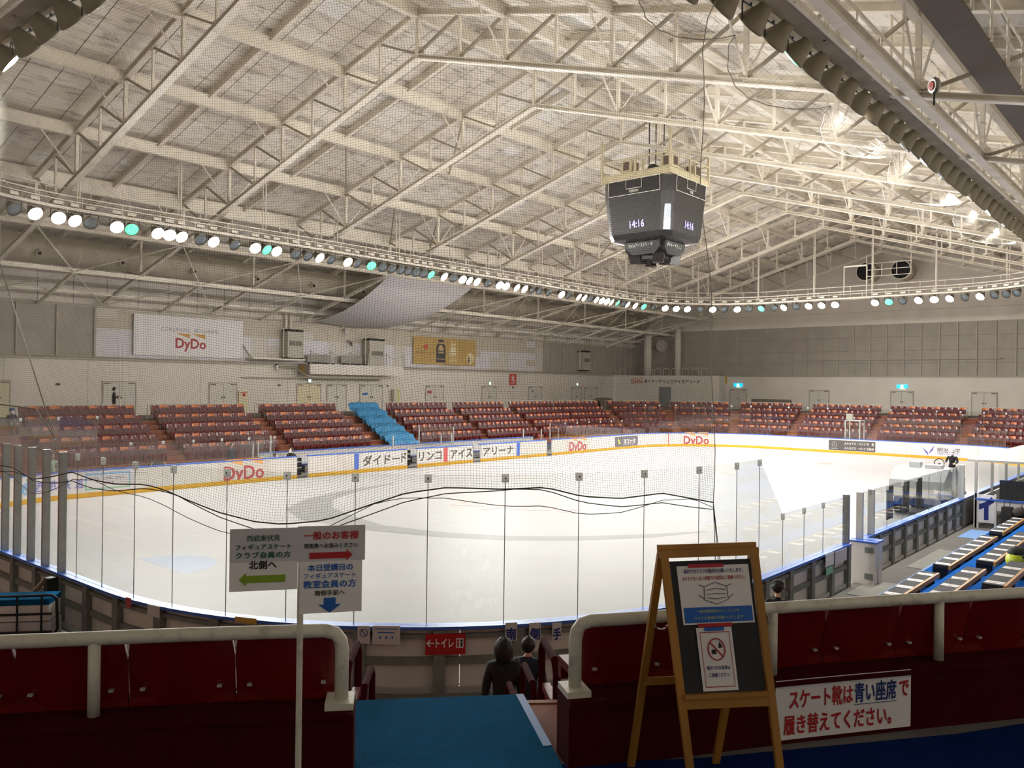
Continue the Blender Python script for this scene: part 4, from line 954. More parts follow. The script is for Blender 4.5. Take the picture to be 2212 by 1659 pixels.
# blue tarpaulins over the block beside the second aisle
for k in range(5):
    xa, xb = 34.75+.0*k, 37.3; o0 = ROW_B[k]-.95; 
    def tf(a, b, k=k, xa=xa, xb=xb):
        x = xa+(xb-xa)*a; prof = ((0, .86), (.16, .86), (.42, .5), (.8, .46), (.97, .1), (1.0, .02))
        for i in range(5):
            if prof[i][0] <= b <= prof[i+1][0]:
                q = (b-prof[i][0])/(prof[i+1][0]-prof[i][0]); h = prof[i][1]*(1-q)+prof[i+1][1]*q; break
        h = max(.02, h-.10*abs(2*a-1)**6)
        y = RY1+ROW_B[k]-.12-.86*b; n_ = .035*math.sin(x*9+b*7+k)+.03*math.sin(x*4.3-b*11+k*2)
        return V((x, y+n_, ROW_Z[k]+h+n_*.8))
    mb = MB(); mb.smooth = True; mb.sheet(tf, 22, 20, (0, .3, -1), .012)
    tag(mb.build('tarpaulin', 'tarp'), 'blue tarpaulin draped over the %s row between two north aisles' % ROWN[k], 'tarpaulin', 'blue tarpaulins on the north stand')

# ================================================================== FITTINGS OF THE NORTH WALL
YN = WN-.17
def wallbox(name, label, cat, u0, u1, v0, v1, y, depth, m_, **k):
    a, b = atY(u0, v1, y), atY(u1, v0, y); mb = MB(); mb.box(a.x, y, min(a.z, b.z), b.x, y+depth, max(a.z, b.z)); return tag(mb.build(name, m_), label, cat, **k)
DOORS = [(-30, 20, 'door_cream', 'pale cream double door at the west end of the north wall'), (223, 292, 'door_white', 'white double door behind the person in dark clothes'), (453, 510, 'door_white', 'white double door beside the round red notice'),
         (642, 692, 'door_cream', 'pale cream double door under the lit exit sign'), (707, 747, 'door_white', 'plain white door with a dark frame under the balcony'), (778, 825, 'door_white', 'white double door with a blue notice'),
         (920, 957, 'door_white', 'white double door with red notices under the drink banner'), (1041, 1071, 'door_white', 'white door under the exit sign beside the red north sign'), (1142, 1170, 'door_white', 'white door past the red north sign'),
         (1234, 1256, 'door_white', 'white door under the last exit sign of the north wall'), (1263, 1290, 'door_white', 'white door next to the corner room')]
DN = [0]
def door(axis, a0, a1, base, m_, label, flip=1):
    """double door in a wall; axis 'x' for the north wall, 'y' for the east wall"""
    DN[0] += 1; mid = (a0+a1)/2; H_ = 1.98
    P = (lambda t, d, z: V((t, base-d, z))) if axis == 'x' else (lambda t, d, z: V((base-d, t, z)))
    r = thing('door_%d' % DN[0], label, 'door', P(mid, 0, 2.86), 0, None, 'structure')
    def bx(t0, t1, d0, d1, z0, z1):
        p, q = P(t0, d0, z0), P(t1, d1, z1); return MB().box(min(p.x, q.x), min(p.y, q.y), z0, max(p.x, q.x), max(p.y, q.y), z1)
    fr = bx(a0-.06, a0, .002, .05, 2.86, 2.86+H_+.06)
    for t in (bx(a1, a1+.06, .002, .05, 2.86, 2.86+H_+.06), bx(a0, a1, .002, .05, 2.86+H_, 2.86+H_+.06)): fr.add(t.v, t.f)
    fr.build('door_frame', 'batten', r)
    for s0, s1, hs in ((a0, mid-.008, 1), (mid+.008, a1, -1)):
        o = bx(s0+.008, s1-.008, .002, .035, 2.87, 2.86+H_-.01).build('door_leaf', m_, r)
        h = (s1-.12) if hs > 0 else (s0+.06); bx(h, h+.05, .036, .08, 3.85, 3.97).build('door_handle', 'dark_metal', o)
        c = s0+.05 if hs > 0 else s1-.4; bx(c, c+.35, .036, .10, 4.74, 4.80).build('door_closer', 'grille', o)
    return r
for u0, u1, m_, lb in DOORS: door('x', atY(u0, 840, YN).x, atY(u1, 840, YN).x, YN, m_, lb)
XE = WE-.19
for u0, u1, lb in ((1578, 1612, 'white double door under the cyan exit sign by the corner room'), (1749, 1790, 'white double door between two seat blocks of the east wall'), (1925, 1972, 'white double door under the cyan exit sign of the east wall'), (2100, 2153, 'white double door at the south end of the east wall')):
    door('y', atX(u1, 840, XE).y, atX(u0, 840, XE).y, XE, 'door_white', lb)
for u, v, lb in ((668, 822, 'small lit exit sign over the cream double door'), (1057, 828, 'small lit exit sign beside the red north sign'), (1246, 830, 'small lit exit sign near the corner room')):
    q = atY(u, v, YN); t = thing('exit_sign', lb, 'exit sign', (q.x, YN, q.z-.15)); mb = MB(); mb.box(q.x-.16, YN-.07, q.z-.15, q.x+.16, YN-.001, q.z+.15); mb.build('sign_case', 'print_leaf', t)
    mb = MB(); mb.box(q.x-.13, YN-.075, q.z-.12, q.x+.13, YN-.071, q.z+.12); mb.build('sign_face', 'exit_white', t)
for u, v, lb in ((1595, 832, 'cyan lit exit sign by the corner room'), (1949, 835, 'cyan lit exit sign in the middle of the east wall')):
    q = atX(u, v, XE); t = thing('exit_sign', lb, 'exit sign', (XE, q.y, q.z-.2)); mb = MB(); mb.box(XE-.08, q.y-.46, q.z-.14, XE-.001, q.y+.46, q.z+.18); mb.build('sign_case', 'exit_cyan', t)
    mb = MB(); mb.box(XE-.085, q.y-.13, q.z-.1, XE-.081, q.y+.13, q.z+.14); mb.build('running_man_panel', 'exit_white', t)
    mb = MB(); mb.box(XE-.07, q.y-.2, q.z-.2, XE-.002, q.y+.2, q.z-.141); mb.build('sign_lens', 'exit_white', t)
# banners
a, b = atY(288, 773, WN-.2), atY(525, 677, WN-.2); z0, z1 = 6.52, 9.02
t = thing('advert_banner', 'large white banner with a red lettered logo on the north wall', 'banner', ((a.x+b.x)/2, WN-.2, z0))
mb = MB(); mb.box(a.x, WN-.2, z0, b.x, WN-.17, z1); mb.build('banner_sheet', 'paper', t)
fn = plane(((a.x+b.x)/2, WN-.2, (z0+z1)/2), (1, 0, 0), (0, 0, 1)); W_ = b.x-a.x
mb = MB(); text(mb, 'こころとからだに、おいしいものを。', fn, .0, .42, W_*.53, .24, .0, .004); mb.build('slogan_lettering', 'ink_black', t); dydo(t, fn, 0, -.28, W_*.275, name='logo')
a, b = atY(893, 790, WN-.2), atY(1028, 724, WN-.2); z0, z1 = 6.62, 8.88
t = thing('drink_banner', 'gold banner picturing two drink bottles on the north wall', 'banner', ((a.x+b.x)/2, WN-.2, z0)); W_ = b.x-a.x; H_ = z1-z0
mb = MB(); mb.box(a.x, WN-.2, z0, b.x, WN-.17, z1); mb.build('banner_sheet', 'banner_gold', t)
fn = plane((a.x, WN-.2, z0), (1, 0, 0), (0, 0, 1)); X_ = lambda k: k*W_
def bottle(x, y, h, w_, m1, m2, d):
    prof = [(.5, 0), (.5, .62), (.42, .74), (.25, .86), (.25, .90), (.28, .90), (.28, 1.0)]
    poly = [(x+w_*a_, y+h*b_) for a_, b_ in prof]+[(x-w_*a_, y+h*b_) for a_, b_ in prof[::-1]]
    mb = MB(); mb.prism(poly, fn, d); o = mb.build('printed_bottle', m1, t)
    mb = MB(); rect(mb, fn, x-w_*.42, y+h*.14, x+w_*.42, y+h*.17, d+.003); rect(mb, fn, x-w_*.3, y+h*.4, x+w_*.3, y+h*.47, d+.003); rect(mb, fn, x-w_*.25, y+h*.82, x+w_*.25, y+h*.88, d+.003); mb.prism([(x+w_*.3*math.cos(k*PI/6), y+h*.52+w_*.45*math.sin(k*PI/6)) for k in range(7)], fn, d+.003); mb.build('bottle_label', m2, o)
bottle(X_(.42), .18, 1.95, X_(.15), 'bottle_black', 'bottle_gold', .006); bottle(X_(.62), .12, 1.92, X_(.145), 'bottle_gold', 'cream', .006)
mb = MB(); mb.prism([(X_(.91)+X_(.066)*math.cos(k*PI/10), .62+.48*math.sin(k*PI/10)) for k in range(20)], fn, .006); mb.build('printed_oval', 'cream', t)
bottle(X_(.88), .28, .55, X_(.035), 'bottle_black', 'bottle_gold', .009); bottle(X_(.94), .28, .55, X_(.035), 'bottle_gold', 'cream', .009)
mb = MB(); mb.prism([(X_(.18)+dx, 1.42+dy) for dx, dy in ((-.3, .06), (0, -.24), (.3, .0), (.12, .30))], fn, .006); mb.build('printed_flag', 'sign_red', t)
mb = MB(); text(mb, 'きりかえて、いこう', fn, X_(.17), .95, X_(.29), .2, .01, .006); text(mb, 'DyDo', fn, X_(.95), 1.72, X_(.04), .09, .01, .006); mb.build('banner_lettering', 'ink_brown', t)
# the red north sign, notices, cameras, small boxes
q0, q1 = atY(1100, 832, YN), atY(1115, 808, YN); t = thing('direction_sign', 'red wall sign with white characters meaning north', 'sign', ((q0.x+q1.x)/2, YN, q0.z))
mb = MB(); mb.box(q0.x, YN-.03, q0.z, q1.x, YN-.001, q1.z); mb.build('sign_plate', 'sign_red', t); fn = plane(((q0.x+q1.x)/2, YN-.03, (q0.z+q1.z)/2), (1, 0, 0), (0, 0, 1))
mb = MB(); text(mb, '北', fn, 0, .12, .55, .5, .02, .004); text(mb, 'NORTH', fn, 0, -.32, .62, .16, .01, .004); mb.build('sign_lettering', 'print_white', t)
t = thing('hydrant_panel', 'cream hydrant cabinet with a round red lamp', 'cabinet', (atY(525, 860, YN).x, YN, 3.4)); a, b = atY(514, 870, YN), atY(535, 845, YN)
mb = MB(); mb.box(a.x, YN-.12, 2.87, b.x, YN-.001, b.z); mb.build('cabinet_body', 'door_cream', t)
mb = MB(); mb.disc(((a.x+b.x)/2, YN-.125, b.z-.25), .12, (0, -1, 0), 12); mb.build('alarm_lamp', 'sign_crimson', t)
mb = MB(); mb.box(a.x+.1, YN-.125, b.z-.12, b.x-.1, YN-.121, b.z-.06); mb.build('cabinet_lettering', 'sign_red', t)
for u, v, w_, h, m_, nm_, lb in ((788, 851, .5, .16, 'ink_blue', 'door_notice', 'small blue lettered notice on a white double door'), (927, 847, .5, .22, 'print_red', 'door_notice', 'small red notices on a white double door'), (1150, 845, .3, .12, 'print_slate', 'door_notice', 'small grey notice on a white door'),
                              (125, 830, .22, .12, 'dark_metal', 'wall_switch', 'small dark wall switch between the cream door and the person'), (603, 832, .2, .14, 'grille', 'wall_switch', 'small grey wall socket left of the cream double door'.replace('left of', 'beside')), (837, 834, .2, .14, 'grille', 'wall_switch', 'small wall socket beside the gold cylinder'),
                              (1108, 837, .16, .12, 'dark_metal', 'wall_switch', 'small dark switch under the red north sign'), (1003, 829, .14, .45, 'door_cream', 'wall_box', 'slim cream box on the wall between two doors')):
    q = atY(u, v, YN); mb = MB(); mb.box(q.x-w_/2, YN-.05, q.z-h/2, q.x+w_/2, YN-.036, q.z+h/2); mb.box(q.x-w_*.4, YN-.036, q.z-h*.4, q.x+w_*.4, YN-.001, q.z+h*.4); tag(mb.build(nm_, m_), lb, 'notice' if 'notice' in nm_ else 'wall box')
a, b = atY(850, 869, YN-.3), atY(862, 841, YN-.3); t = thing('leaning_panel', 'tall gold-edged panel leaning by the tarpaulins', 'panel', (a.x, YN-.3, 2.86))
mb = MB(); mb.box(a.x, YN-.35, 2.86, b.x, YN-.05, b.z); mb.build('panel_body', 'duct', t); mb = MB(); mb.box(b.x-.12, YN-.36, 2.86, b.x, YN-.351, b.z); mb.build('panel_edge', 'ink_yellow', t)
# balcony with chain posts, seats, three air conditioners
bal = thing('balcony', 'white service balcony jutting from the north wall', 'balcony', (39.4, 49.4, 5.57), 0, None, 'structure'); X0b, X1b = 35.0, 43.7
mb = MB(); mb.box(X0b, 48.6, 5.57, X1b, 48.75, 6.30); mb.build('fascia', 'wall_white', bal); mb = MB(); mb.box(X0b, 48.75, 5.62, X1b, YN-.001, 5.75); mb.build('deck', 'wall_white', bal)
mb = MB(); mb.box(X0b-.001, 48.76, 5.57, X0b+.1, YN-.001, 6.28); mb.build('side_panel', 'wall_grey', bal); mb = MB(); mb.box(X0b-.03, 49.2, 5.66, X0b-.002, 49.75, 6.22); mb.build('notice', 'sign_yellow', bal)
mb = MB(); mb.path([(X0b-1.6, YN-.2, 6.02), (X0b-.4, YN-.2, 6.02), (X0b-.1, 48.9, 5.45), (X0b+.4, 48.8, 5.38), (X1b-1.2, 48.8, 5.38), (X1b-1.1, 49.4, 5.38)], .07, 8); mb.build('pipe', 'batten', bal)
mb = MB(); mb.path([(30.5, YN-.1, 5.25), (X1b-1.2, YN-.1, 5.25)], .05, 6); mb.build('pipe', 'batten', bal)
px_ = [X0b+.05+1.74*i for i in range(6)]
for x in px_: mb = MB(); mb.tube((x, 48.67, 6.30), (x, 48.67, 7.25), .035, 6); mb.build('chain_post', 'steel', bal)
for i in range(5):
    mb = MB(); mb.path([(px_[i]+1.74*k/6, 48.67, 7.2-.32*math.sin(k/6*PI)) for k in range(7)], .014, 4); mb.build('chain', 'steel', bal)
for x in (35.6, 38.6):
    t = thing('balcony_bench', 'grey slatted bench on the balcony %s' % ('by the first air conditioner' if x < 37 else 'by the second air conditioner'), 'bench', (x+.9, 49.6, 5.76))
    mb = MB(); mb.box(x, 49.3, 6.32, x+2.0, 49.75, 6.4); mb.build('seat', 'black', t); mb = MB(); mb.box(x, 49.8, 6.45, x+2.0, 49.86, 7.0); mb.build('backrest', 'wall_grey', t)
    for k in (.2, 1.8): mb = MB(); mb.box(x+k-.03, 49.4, 5.76, x+k+.03, 49.84, 6.32); mb.build('leg', 'dark_metal', t)
def aircon(x0, x1, z0, z1, yb, label):
    t = thing('air_conditioner', label, 'air conditioner', ((x0+x1)/2, yb-.35, z0)); w_ = x1-x0
    mb = MB(); mb.box(x0, yb-.8, z0+.08, x1, yb-.001, z1-.16); mb.build('cabinet', 'appliance', t); mb = MB(); mb.box(x0+.03, yb-.82, z0, x1-.03, yb-.02, z0+.08); mb.build('base', 'black', t)
    mb = MB(); mb.box(x0+.02, yb-.82, z1-.16, x1-.02, yb-.05, z1); mb.build('top_outlet', 'black', t)
    n = 4
    for i in range(n): mb = MB(); mb.box(x0+w_*(.12+.2*i), yb-.815, z0+.55*(z1-z0)-.22, x0+w_*(.12+.2*i+.16), yb-.801, z0+.55*(z1-z0)+.12); mb.build('grille', 'grille', t)
    mb = MB(); mb.tube((x0-.08, yb-.4, z0+.1), (x0-.08, yb-.4, z1+.1), .04, 6); mb.build('pipe', 'steel_white', t)
    return t
aircon(33.7, 35.0, 6.62, 8.68, WN-.05, 'cream air conditioner on a wall shelf at the balcony end'); aircon(40.9, 42.4, 6.0, 8.4, WN-.18, 'cream air conditioner standing on the balcony'); aircon(68.9, 70.1, 6.55, 8.6, WN-.05, 'cream air conditioner high by the corner room')
for k, x in enumerate((33.9, 34.3)):
    mb = MB(); mb.tube((x, WN-.3, 8.75), (x, WN-.3, 9.9), .09, 8); tag(mb.build('riser_pipe', 'steel_white'), 'white riser pipe above the shelf air conditioner', 'pipe', 'riser pipes')
sh = thing('wall_shelf', 'white bracketed wall shelf under the first air conditioner', 'shelf', (33, 49.6, 6.5)); mb = MB(); mb.box(30.9, 49.3, 6.5, 35.1, WN-.001, 6.61); mb.build('shelf_board', 'steel_white', sh)
mb = MB(); mb.beam((31.2, WN-.25, 6.62), (30.6, WN-.25, 7.4), .08, .08); mb.build('bracket', 'steel_dark', sh)
for u, v, lb in ((747, 716, 'white dome camera under the hanging sheet'), (757, 740, 'small dark camera beside the balcony door'), (597, 792, 'cream box camera on the north wall ledge')):
    q = atY(u, v, WN-.3); t = thing('security_camera', lb, 'camera', (q.x, WN-.2, q.z)); mb = MB(); mb.box(q.x-.12, WN-.3, q.z+.05, q.x+.12, WN-.001, q.z+.2); mb.build('bracket', 'batten', t)
    mb = MB(); mb.tube((q.x, WN-.32, q.z+.05), (q.x, WN-.45, q.z-.25), .11, 8, .08); mb.build('camera_body', 'paper' if u != 757 else 'grille', t)
# yellow notices by the corner room
q = atX(1564, 822, XE); mb = MB(); mb.box(XE-.03, q.y-.35, q.z-.35, XE-.001, q.y+.35, q.z+.35); mb.box(XE-.045, q.y-.2, q.z-.1, XE-.031, q.y+.2, q.z+.12); tag(mb.build('wall_notice', 'sign_yellow'), 'yellow notice on the east wall beside the corner room', 'notice')
# grey rolled cover and dark cabinet behind seats
q0, q1 = atX(1626, 866, 76.5), atX(1710, 866, 76.5); t = thing('stacked_panels', 'dark grey panels stacked behind the top row of the east stand', 'panels', (76.5, (q0.y+q1.y)/2, 2.86))
for k in range(3): mb = MB(); mb.box(76.2+.12*k, q1.y, 2.86, 76.28+.12*k, q0.y-.2*k, 3.95-.06*k); mb.build('panel', 'wall_dark', t)
q0, q1 = atY(1294, 870, 46), atY(1326, 868, 46); mb = MB(); mb.smooth = True; mb.sheet(lambda a, b: V((q0.x+(q1.x-q0.x)*a, 46.4-.6*math.cos(b*PI), 2.86+1.0*math.sin(b*PI)**.3*(1-.3*abs(2*a-1)**4)+.05*math.sin(a*21+b*9))), 16, 12, (0, 0, -1), .02); tag(mb.build('covered_load', 'wall_dark'), 'lumpy load under a dark cover in the north-east corner', 'cover')
# the sagging white sheet
mb = MB(); mb.smooth = True
def sh_(a, b):
    x = 35.45+7.9*a+1.2*b*(1-a)*.6; y = 41.0+8.6*b; sag = 1.25*math.sin(b*PI)*(.55+.45*math.sin(a*PI))+.35*math.sin(a*PI)*b
    return V((x, y, 11.95-2.55*b**.85-sag*.55))
mb.sheet(sh_, 24, 24, (0, 0, -1), .01); tag(mb.build('hanging_sheet', 'cloth_white'), 'white cloth sheet sagging under the north eaves', 'cloth')

# ================================================================== PLAYER BENCHES BEHIND THE NORTH BOARDS
pb = thing('bench_enclosure', 'white back wall of the player benches behind the north boards', 'enclosure', (35, 38.2, .1), 0, None, 'structure')
mb = MB(); mb.box(24.3, 38.0, .1, 46.8, 38.1, 1.22); mb.build('back_wall', 'board_white', pb); mb = MB(); mb.box(24.3, 37.96, 1.22, 46.8, 38.14, 1.27); mb.build('back_cap', 'cap_blue', pb)
for x0, x1 in ((26.4, 32.4), (34.2, 38.2), (39.6, 45.6)):
    t = thing('player_bench', 'long low blue player bench behind the %s' % ('first open gate' if x0 < 30 else ('centre line' if x0 < 38 else 'second blue line')), 'bench', ((x0+x1)/2, 37.6, .1))
    mb = MB(); mb.box(x0, 37.45, .5, x1, 37.9, .56); mb.build('seat', 'machine_blue', t)
    for k in range(4): x = x0+.3+(x1-x0-.6)*k/3; mb = MB(); mb.box(x-.04, 37.5, .1, x+.04, 37.85, .5); mb.build('leg', 'dark_metal', t)
for x0, x1 in ((25.3, 26.0), (32.9, 33.7), (38.5, 39.2), (46.1, 46.7)):
    t = thing('gate_recess', 'dark open gate in the north boards %s' % {25.3: 'past the big drink logo', 32.9: 'cutting the arena name', 38.5: 'past the red line', 46.1: 'past the second blue line'}[x0], 'gate', (x0, 36.4, .1))
    mb = MB(); mb.box(x0+.02, 36.75, .11, x1-.02, 36.85, 1.0); mb.build('shade_panel', 'black', t)  # black sheet put in for the shaded interior behind the gate gap
    for z in (.45, .75): mb = MB(); mb.box(x0+.04, 36.70, z, x1-.04, 36.745, z+.07); mb.build('shelf', 'alu', t)
    mb = MB(); mb.box(x0+.01, 36.24, .11, x0+.06, 36.7, 1.08); mb.build('gate_post', 'frame_grey', t)
# rubber-floored strip and blue bench covers between boards and stand
for x0, x1, lb in ((8, 17, 'west end'), (17.6, 23.8, 'first aisle'), (38.5, 47, 'tarpaulins'), (48, 57, 'east end')):
    mb = MB(); mb.box(x0, 39.2, .47, x1, 39.75, .55); mb.box(x0, 39.3, .30, x1, 39.7, .47); tag(mb.build('skate_bench', 'machine_blue'), 'low blue skate bench in front of the north stand near the %s' % lb, 'bench')
t = thing('penalty_booth', 'grey glazed booth frame behind the east boards', 'booth', (66.6, 20.9, .1)); q = atX(1845, 935, 66.6)
for dy in (-.55, .55):
    for dx in (0, 1.0): mb = MB(); mb.box(66.2+dx, q.y+dy-.04, .1, 66.28+dx, q.y+dy+.04, 2.5); mb.build('post', 'alu', t)
mb = MB(); mb.box(66.2, q.y-.6, 2.5, 67.3, q.y+.6, 2.56); mb.build('roof', 'alu', t); mb = MB(); mb.box(66.3, q.y-.5, 1.2, 66.312, q.y+.5, 2.45); mb.build('glass_pane', 'pane', t)
mb = MB(); mb.box(66.25, q.y+.05, 2.6, 66.55, q.y+.5, 3.05); o = mb.build('clock_box', 'appliance', t)

# ================================================================== PEOPLE
def person(label, loc, rz, pose='stand', top='cloth_black', legs='cloth_black', hairm='hair', hair='short', mask=True, scale=1.0, hat=None, group=None, bulk=1.0):
    J = dict(pelvis=(0, 0, .93), waist=(0, 0, 1.06), chest=(0, 0, 1.24), neck=(0, 0, 1.42), skull=(.015, 0, 1.50))
    for s, n in ((1, 'l'), (-1, 'r')):
        J['sh'+n] = (0, .165*s, 1.36); J['hip'+n] = (0, .085*s, .88)
        if pose == 'sit':
            J['kn'+n] = (.42, .11*s, .90); J['an'+n] = (.44, .11*s, .46); J['to'+n] = (.57, .12*s, .42)
        else:
            J['kn'+n] = (.02, .095*s, .49); J['an'+n] = (-.01, .10*s, .10); J['to'+n] = (.13, .11*s, .05)
        if pose == 'hold': J['el'+n] = (.05, .23*s, 1.10); J['wr'+n] = (.24, .12*s, 1.22); J['ha'+n] = (.31, .09*s, 1.26)
        elif pose == 'drive': J['el'+n] = (.10, .24*s, 1.12); J['wr'+n] = (.34, .18*s, 1.10); J['ha'+n] = (.42, .17*s, 1.08)
        elif pose == 'sit': J['el'+n] = (.06, .23*s, 1.10); J['wr'+n] = (.28, .14*s, 1.02); J['ha'+n] = (.36, .12*s, 1.0)
        else: J['el'+n] = (-.01, .22*s, 1.08); J['wr'+n] = (.05, .22*s, .85); J['ha'+n] = (.07, .21*s, .77)
    if pose == 'sit':
        J = {k: (x, y, z-.46) for k, (x, y, z) in J.items()}
    R_ = dict(pelvis=(.135, .105), waist=(.12, .10), chest=(.14, .10), neck=(.055, .055), skull=(.06, .06), sh=(.07, .07), el=(.045, .045), wr=(.03, .03), ha=(.036, .022), hip=(.095, .095), kn=(.062, .062), an=(.042, .042), to=(.04, .035))
    for k_ in ('waist', 'chest', 'sh', 'el'): R_[k_] = (R_[k_][0]*bulk, R_[k_][1]*bulk)
    names = list(J); E_ = [('pelvis', 'waist'), ('waist', 'chest'), ('chest', 'neck'), ('neck', 'skull')]
    for n in 'lr': E_ += [('chest', 'sh'+n), ('sh'+n, 'el'+n), ('el'+n, 'wr'+n), ('wr'+n, 'ha'+n), ('pelvis', 'hip'+n), ('hip'+n, 'kn'+n), ('kn'+n, 'an'+n), ('an'+n, 'to'+n)]
    me = bpy.data.meshes.new('p'); me.from_pydata([J[k] for k in names], [(names.index(a), names.index(b)) for a, b in E_], [])
    o = bpy.data.objects.new('p', me); COL.objects.link(o); o.modifiers.new('s', 'SKIN'); sub = o.modifiers.new('d', 'SUBSURF'); sub.levels = 1
    for i, k in enumerate(names): me.skin_vertices[0].data[i].radius = R_.get(k, R_.get(k[:-1])); me.skin_vertices[0].data[i].use_root = (i == 0)
    ev = bpy.data.meshes.new_from_object(o.evaluated_get(bpy.context.evaluated_depsgraph_get()))
    b = MB(); b.smooth = True
    hz = {k: V(v) for k, v in J.items()}
    cl = lambda c: 0 if ((c-hz['wrl']).dot(hz['wrl']-hz['ell']) > 0 and (c-hz['wrl']).length < .2) or ((c-hz['wrr']).dot(hz['wrr']-hz['elr']) > 0 and (c-hz['wrr']).length < .2) or (c.z > hz['neck'].z+.015 and abs(c.y) < .085) else (1 if c.z > hz['pelvis'].z-.06 and c.x < .3 or c.z > hz['pelvis'].z+.08 else (3 if c.z < hz['anl'].z+.02 else 2))
    b.v = [tuple(v.co) for v in ev.vertices]
    for f in ev.polygons: b.f.append(list(f.vertices)); b.mi.append(cl(f.center))
    bpy.data.objects.remove(o); bpy.data.meshes.remove(ev)
    H = hz['skull']+V((.02, 0, .075)); b.m = 0
    b.ball(H, .095, .078, .118, 14, 10); b.ball(H+V((.095, 0, -.015)), .02, .014, .022, 6, 5)
    for s in (-1, 1): b.ball(H+V((-.005, s*.08, -.01)), .018, .01, .03, 6, 5)
    for n, s in (('l', 1), ('r', -1)):
        h = hz['ha'+n]; d = (h-hz['wr'+n]).normalized(); sd = d.cross(V((0, 0, 1))) if abs(d.z) < .8 else V((0, 1, 0)); sd.normalize(); cu = d.cross(sd)
        for i in range(4):
            L = (.062, .075, .070, .055)[i]; p0 = h+sd*(-.027+.018*i); p1 = p0+d*L*.55; p2 = p1+(d*.7+cu*.5).normalized()*L*.5; b.path([p0, p1, p2], [.0095, .0085, .007], 5)
        b.path([h-d*.04+sd*.03*s, h+sd*.055*s+d*.0, h+sd*.06*s+d*.035], [.011, .010, .008], 5)
    r = thing('person', label, 'person', loc, rz, group); r.scale = (scale,)*3
    b.build('body', ['skin', top, legs, 'rubber'], r, False)
    hb = MB(); hb.smooth = True
    bump = lambda a, c: 1+.035*math.sin(a*44+c*9)+.03*math.sin(a*19-c*23)
    hc, hr = (V((-.030, 0, .028)), (.108, .097, .112)) if hair == 'short' else (V((-.040, 0, -.025)), (.132, .122, .165))
    hb.grid(lambda a, c: H+hc+V((hr[0]*math.cos(a*2*PI)*math.sin(c*PI), hr[1]*math.sin(a*2*PI)*math.sin(c*PI), hr[2]*math.cos(c*PI)))*bump(a, c), 24, 12)
    hb.build('hair', hairm, r, False)
    ey = MB()
    for s in (-1, 1): ey.ball(H+V((.083, s*.033, .012)), .010, .013, .009, 6, 5)
    ey.path([H+V((.088, -.02, -.062)), H+V((.092, 0, -.064)), H+V((.088, .02, -.062))], .005, 4); ey.build('face', 'hair', r, False)
    if mask:
        mk = MB(); mk.smooth = True; mk.grid(lambda a, c: H+V((.112*math.cos((a-.5)*1.9), .086*math.sin((a-.5)*1.9)*1.02, .0-.10*c)), 8, 4); mk.build('face_mask', 'mask', r, False)
    if hat:
        ht = MB(); ht.smooth = True; ht.lathe([(.145, .02), (.14, .03), (.108, .04), (.104, .12), (.07, .16), (0, .17)], 14, H+V((0, 0, -.02))); ht.build('hat', hat, r, False)
    return r
def yaw_to(p, u): return math.atan2(CAM.y-p.y, CAM.x-p.x)
q = atY(246, 875, 46.2); person('person in black standing in front of a white double door with both hands raised', (q.x, 46.2, 2.86), -.5, 'hold')
q = atY(623, 985, 37.0); person('person in a black padded jacket and white mask seated in the player bench', (q.x+.25, 37.1, .14), math.radians(205), 'sit', 'cloth_black', 'cloth_black', scale=1.12, bulk=1.3)
q = atY(597, 985, 37.0); person('person in navy with a white mask seated beside the bench glass', (q.x-.25, 36.75, .10), math.radians(-60), 'sit', 'cloth_navy', 'cloth_black', scale=1.0)
person('person in dark clothes with shoulder-length dark hair standing below the aisle', V((atZ(1088, 1480, .4).x*.84, atZ(1088, 1480, .4).y*.84, .102)), math.radians(48), 'stand', 'cloth_black', 'cloth_black', hair='long', mask=False, scale=1.0, bulk=1.25)
wp = bpy.data.objects['person.003'] if 'person.003' in bpy.data.objects else None
d = ray(1088, 1400); k = (1.68-CAM.z)/d.z
if wp: wp.location = (d.x*k, d.y*k, .102)
d = ray(1141, 1398); k = (1.56-CAM.z)/d.z; person('person with tousled dark hair standing beyond the red hoop rail', (d.x*k, d.y*k, .102), math.radians(30), 'stand', 'cloth_navy', 'cloth_black', hair='short', mask=False, scale=.93, bulk=1.2)
d = ray(1680, 1264); k = (1.62-CAM.z)/d.z; person('person in a black bucket hat behind the near barrier', (d.x*k, d.y*k, .102), math.radians(20), 'stand', 'cloth_black', 'cloth_black', hat='cloth_black', mask=False, scale=.93)
# glimpsed through the west glass
q = atY(105, 985, 39.0); person('person in a pale green top seen through the west glass', (q.x, 38.6, .102), math.radians(-100), 'stand', 'cloth_pale', 'cloth_black', scale=.95, mask=False)
q = atY(32, 900, 43.0); person('person in a blue hat and dark coat at the west end of the north stand', (q.x, 43.4, 2.33), math.radians(-90), 'sit', 'cloth_navy', 'cloth_navy', hat='cloth_blue')
q = atY(500, 990, 38.6); person('person in dark clothes with a lanyard standing behind the north glass', (q.x, 38.6, .102), math.radians(-100), 'stand', 'cloth_navy', 'cloth_black', mask=False)
q = atY(342, 970, 39.2); bg = thing('gear_bag', 'dark bag with tan straps on the strip behind the north glass', 'bag', (q.x, 39.0, .56)); mb = MB(); mb.smooth = True; mb.ball((q.x, 39.45, .80), .42, .25, .26, 12, 8); mb.build('bag_body', 'bag_dark', bg)
for k in (-.3, .3): mb = MB(); mb.path([(q.x+k, 39.2, 1.0), (q.x+k*1.3, 39.16, .8), (q.x+k, 39.2, .58)], .03, 5); mb.build('strap', 'sign_yellow', bg)

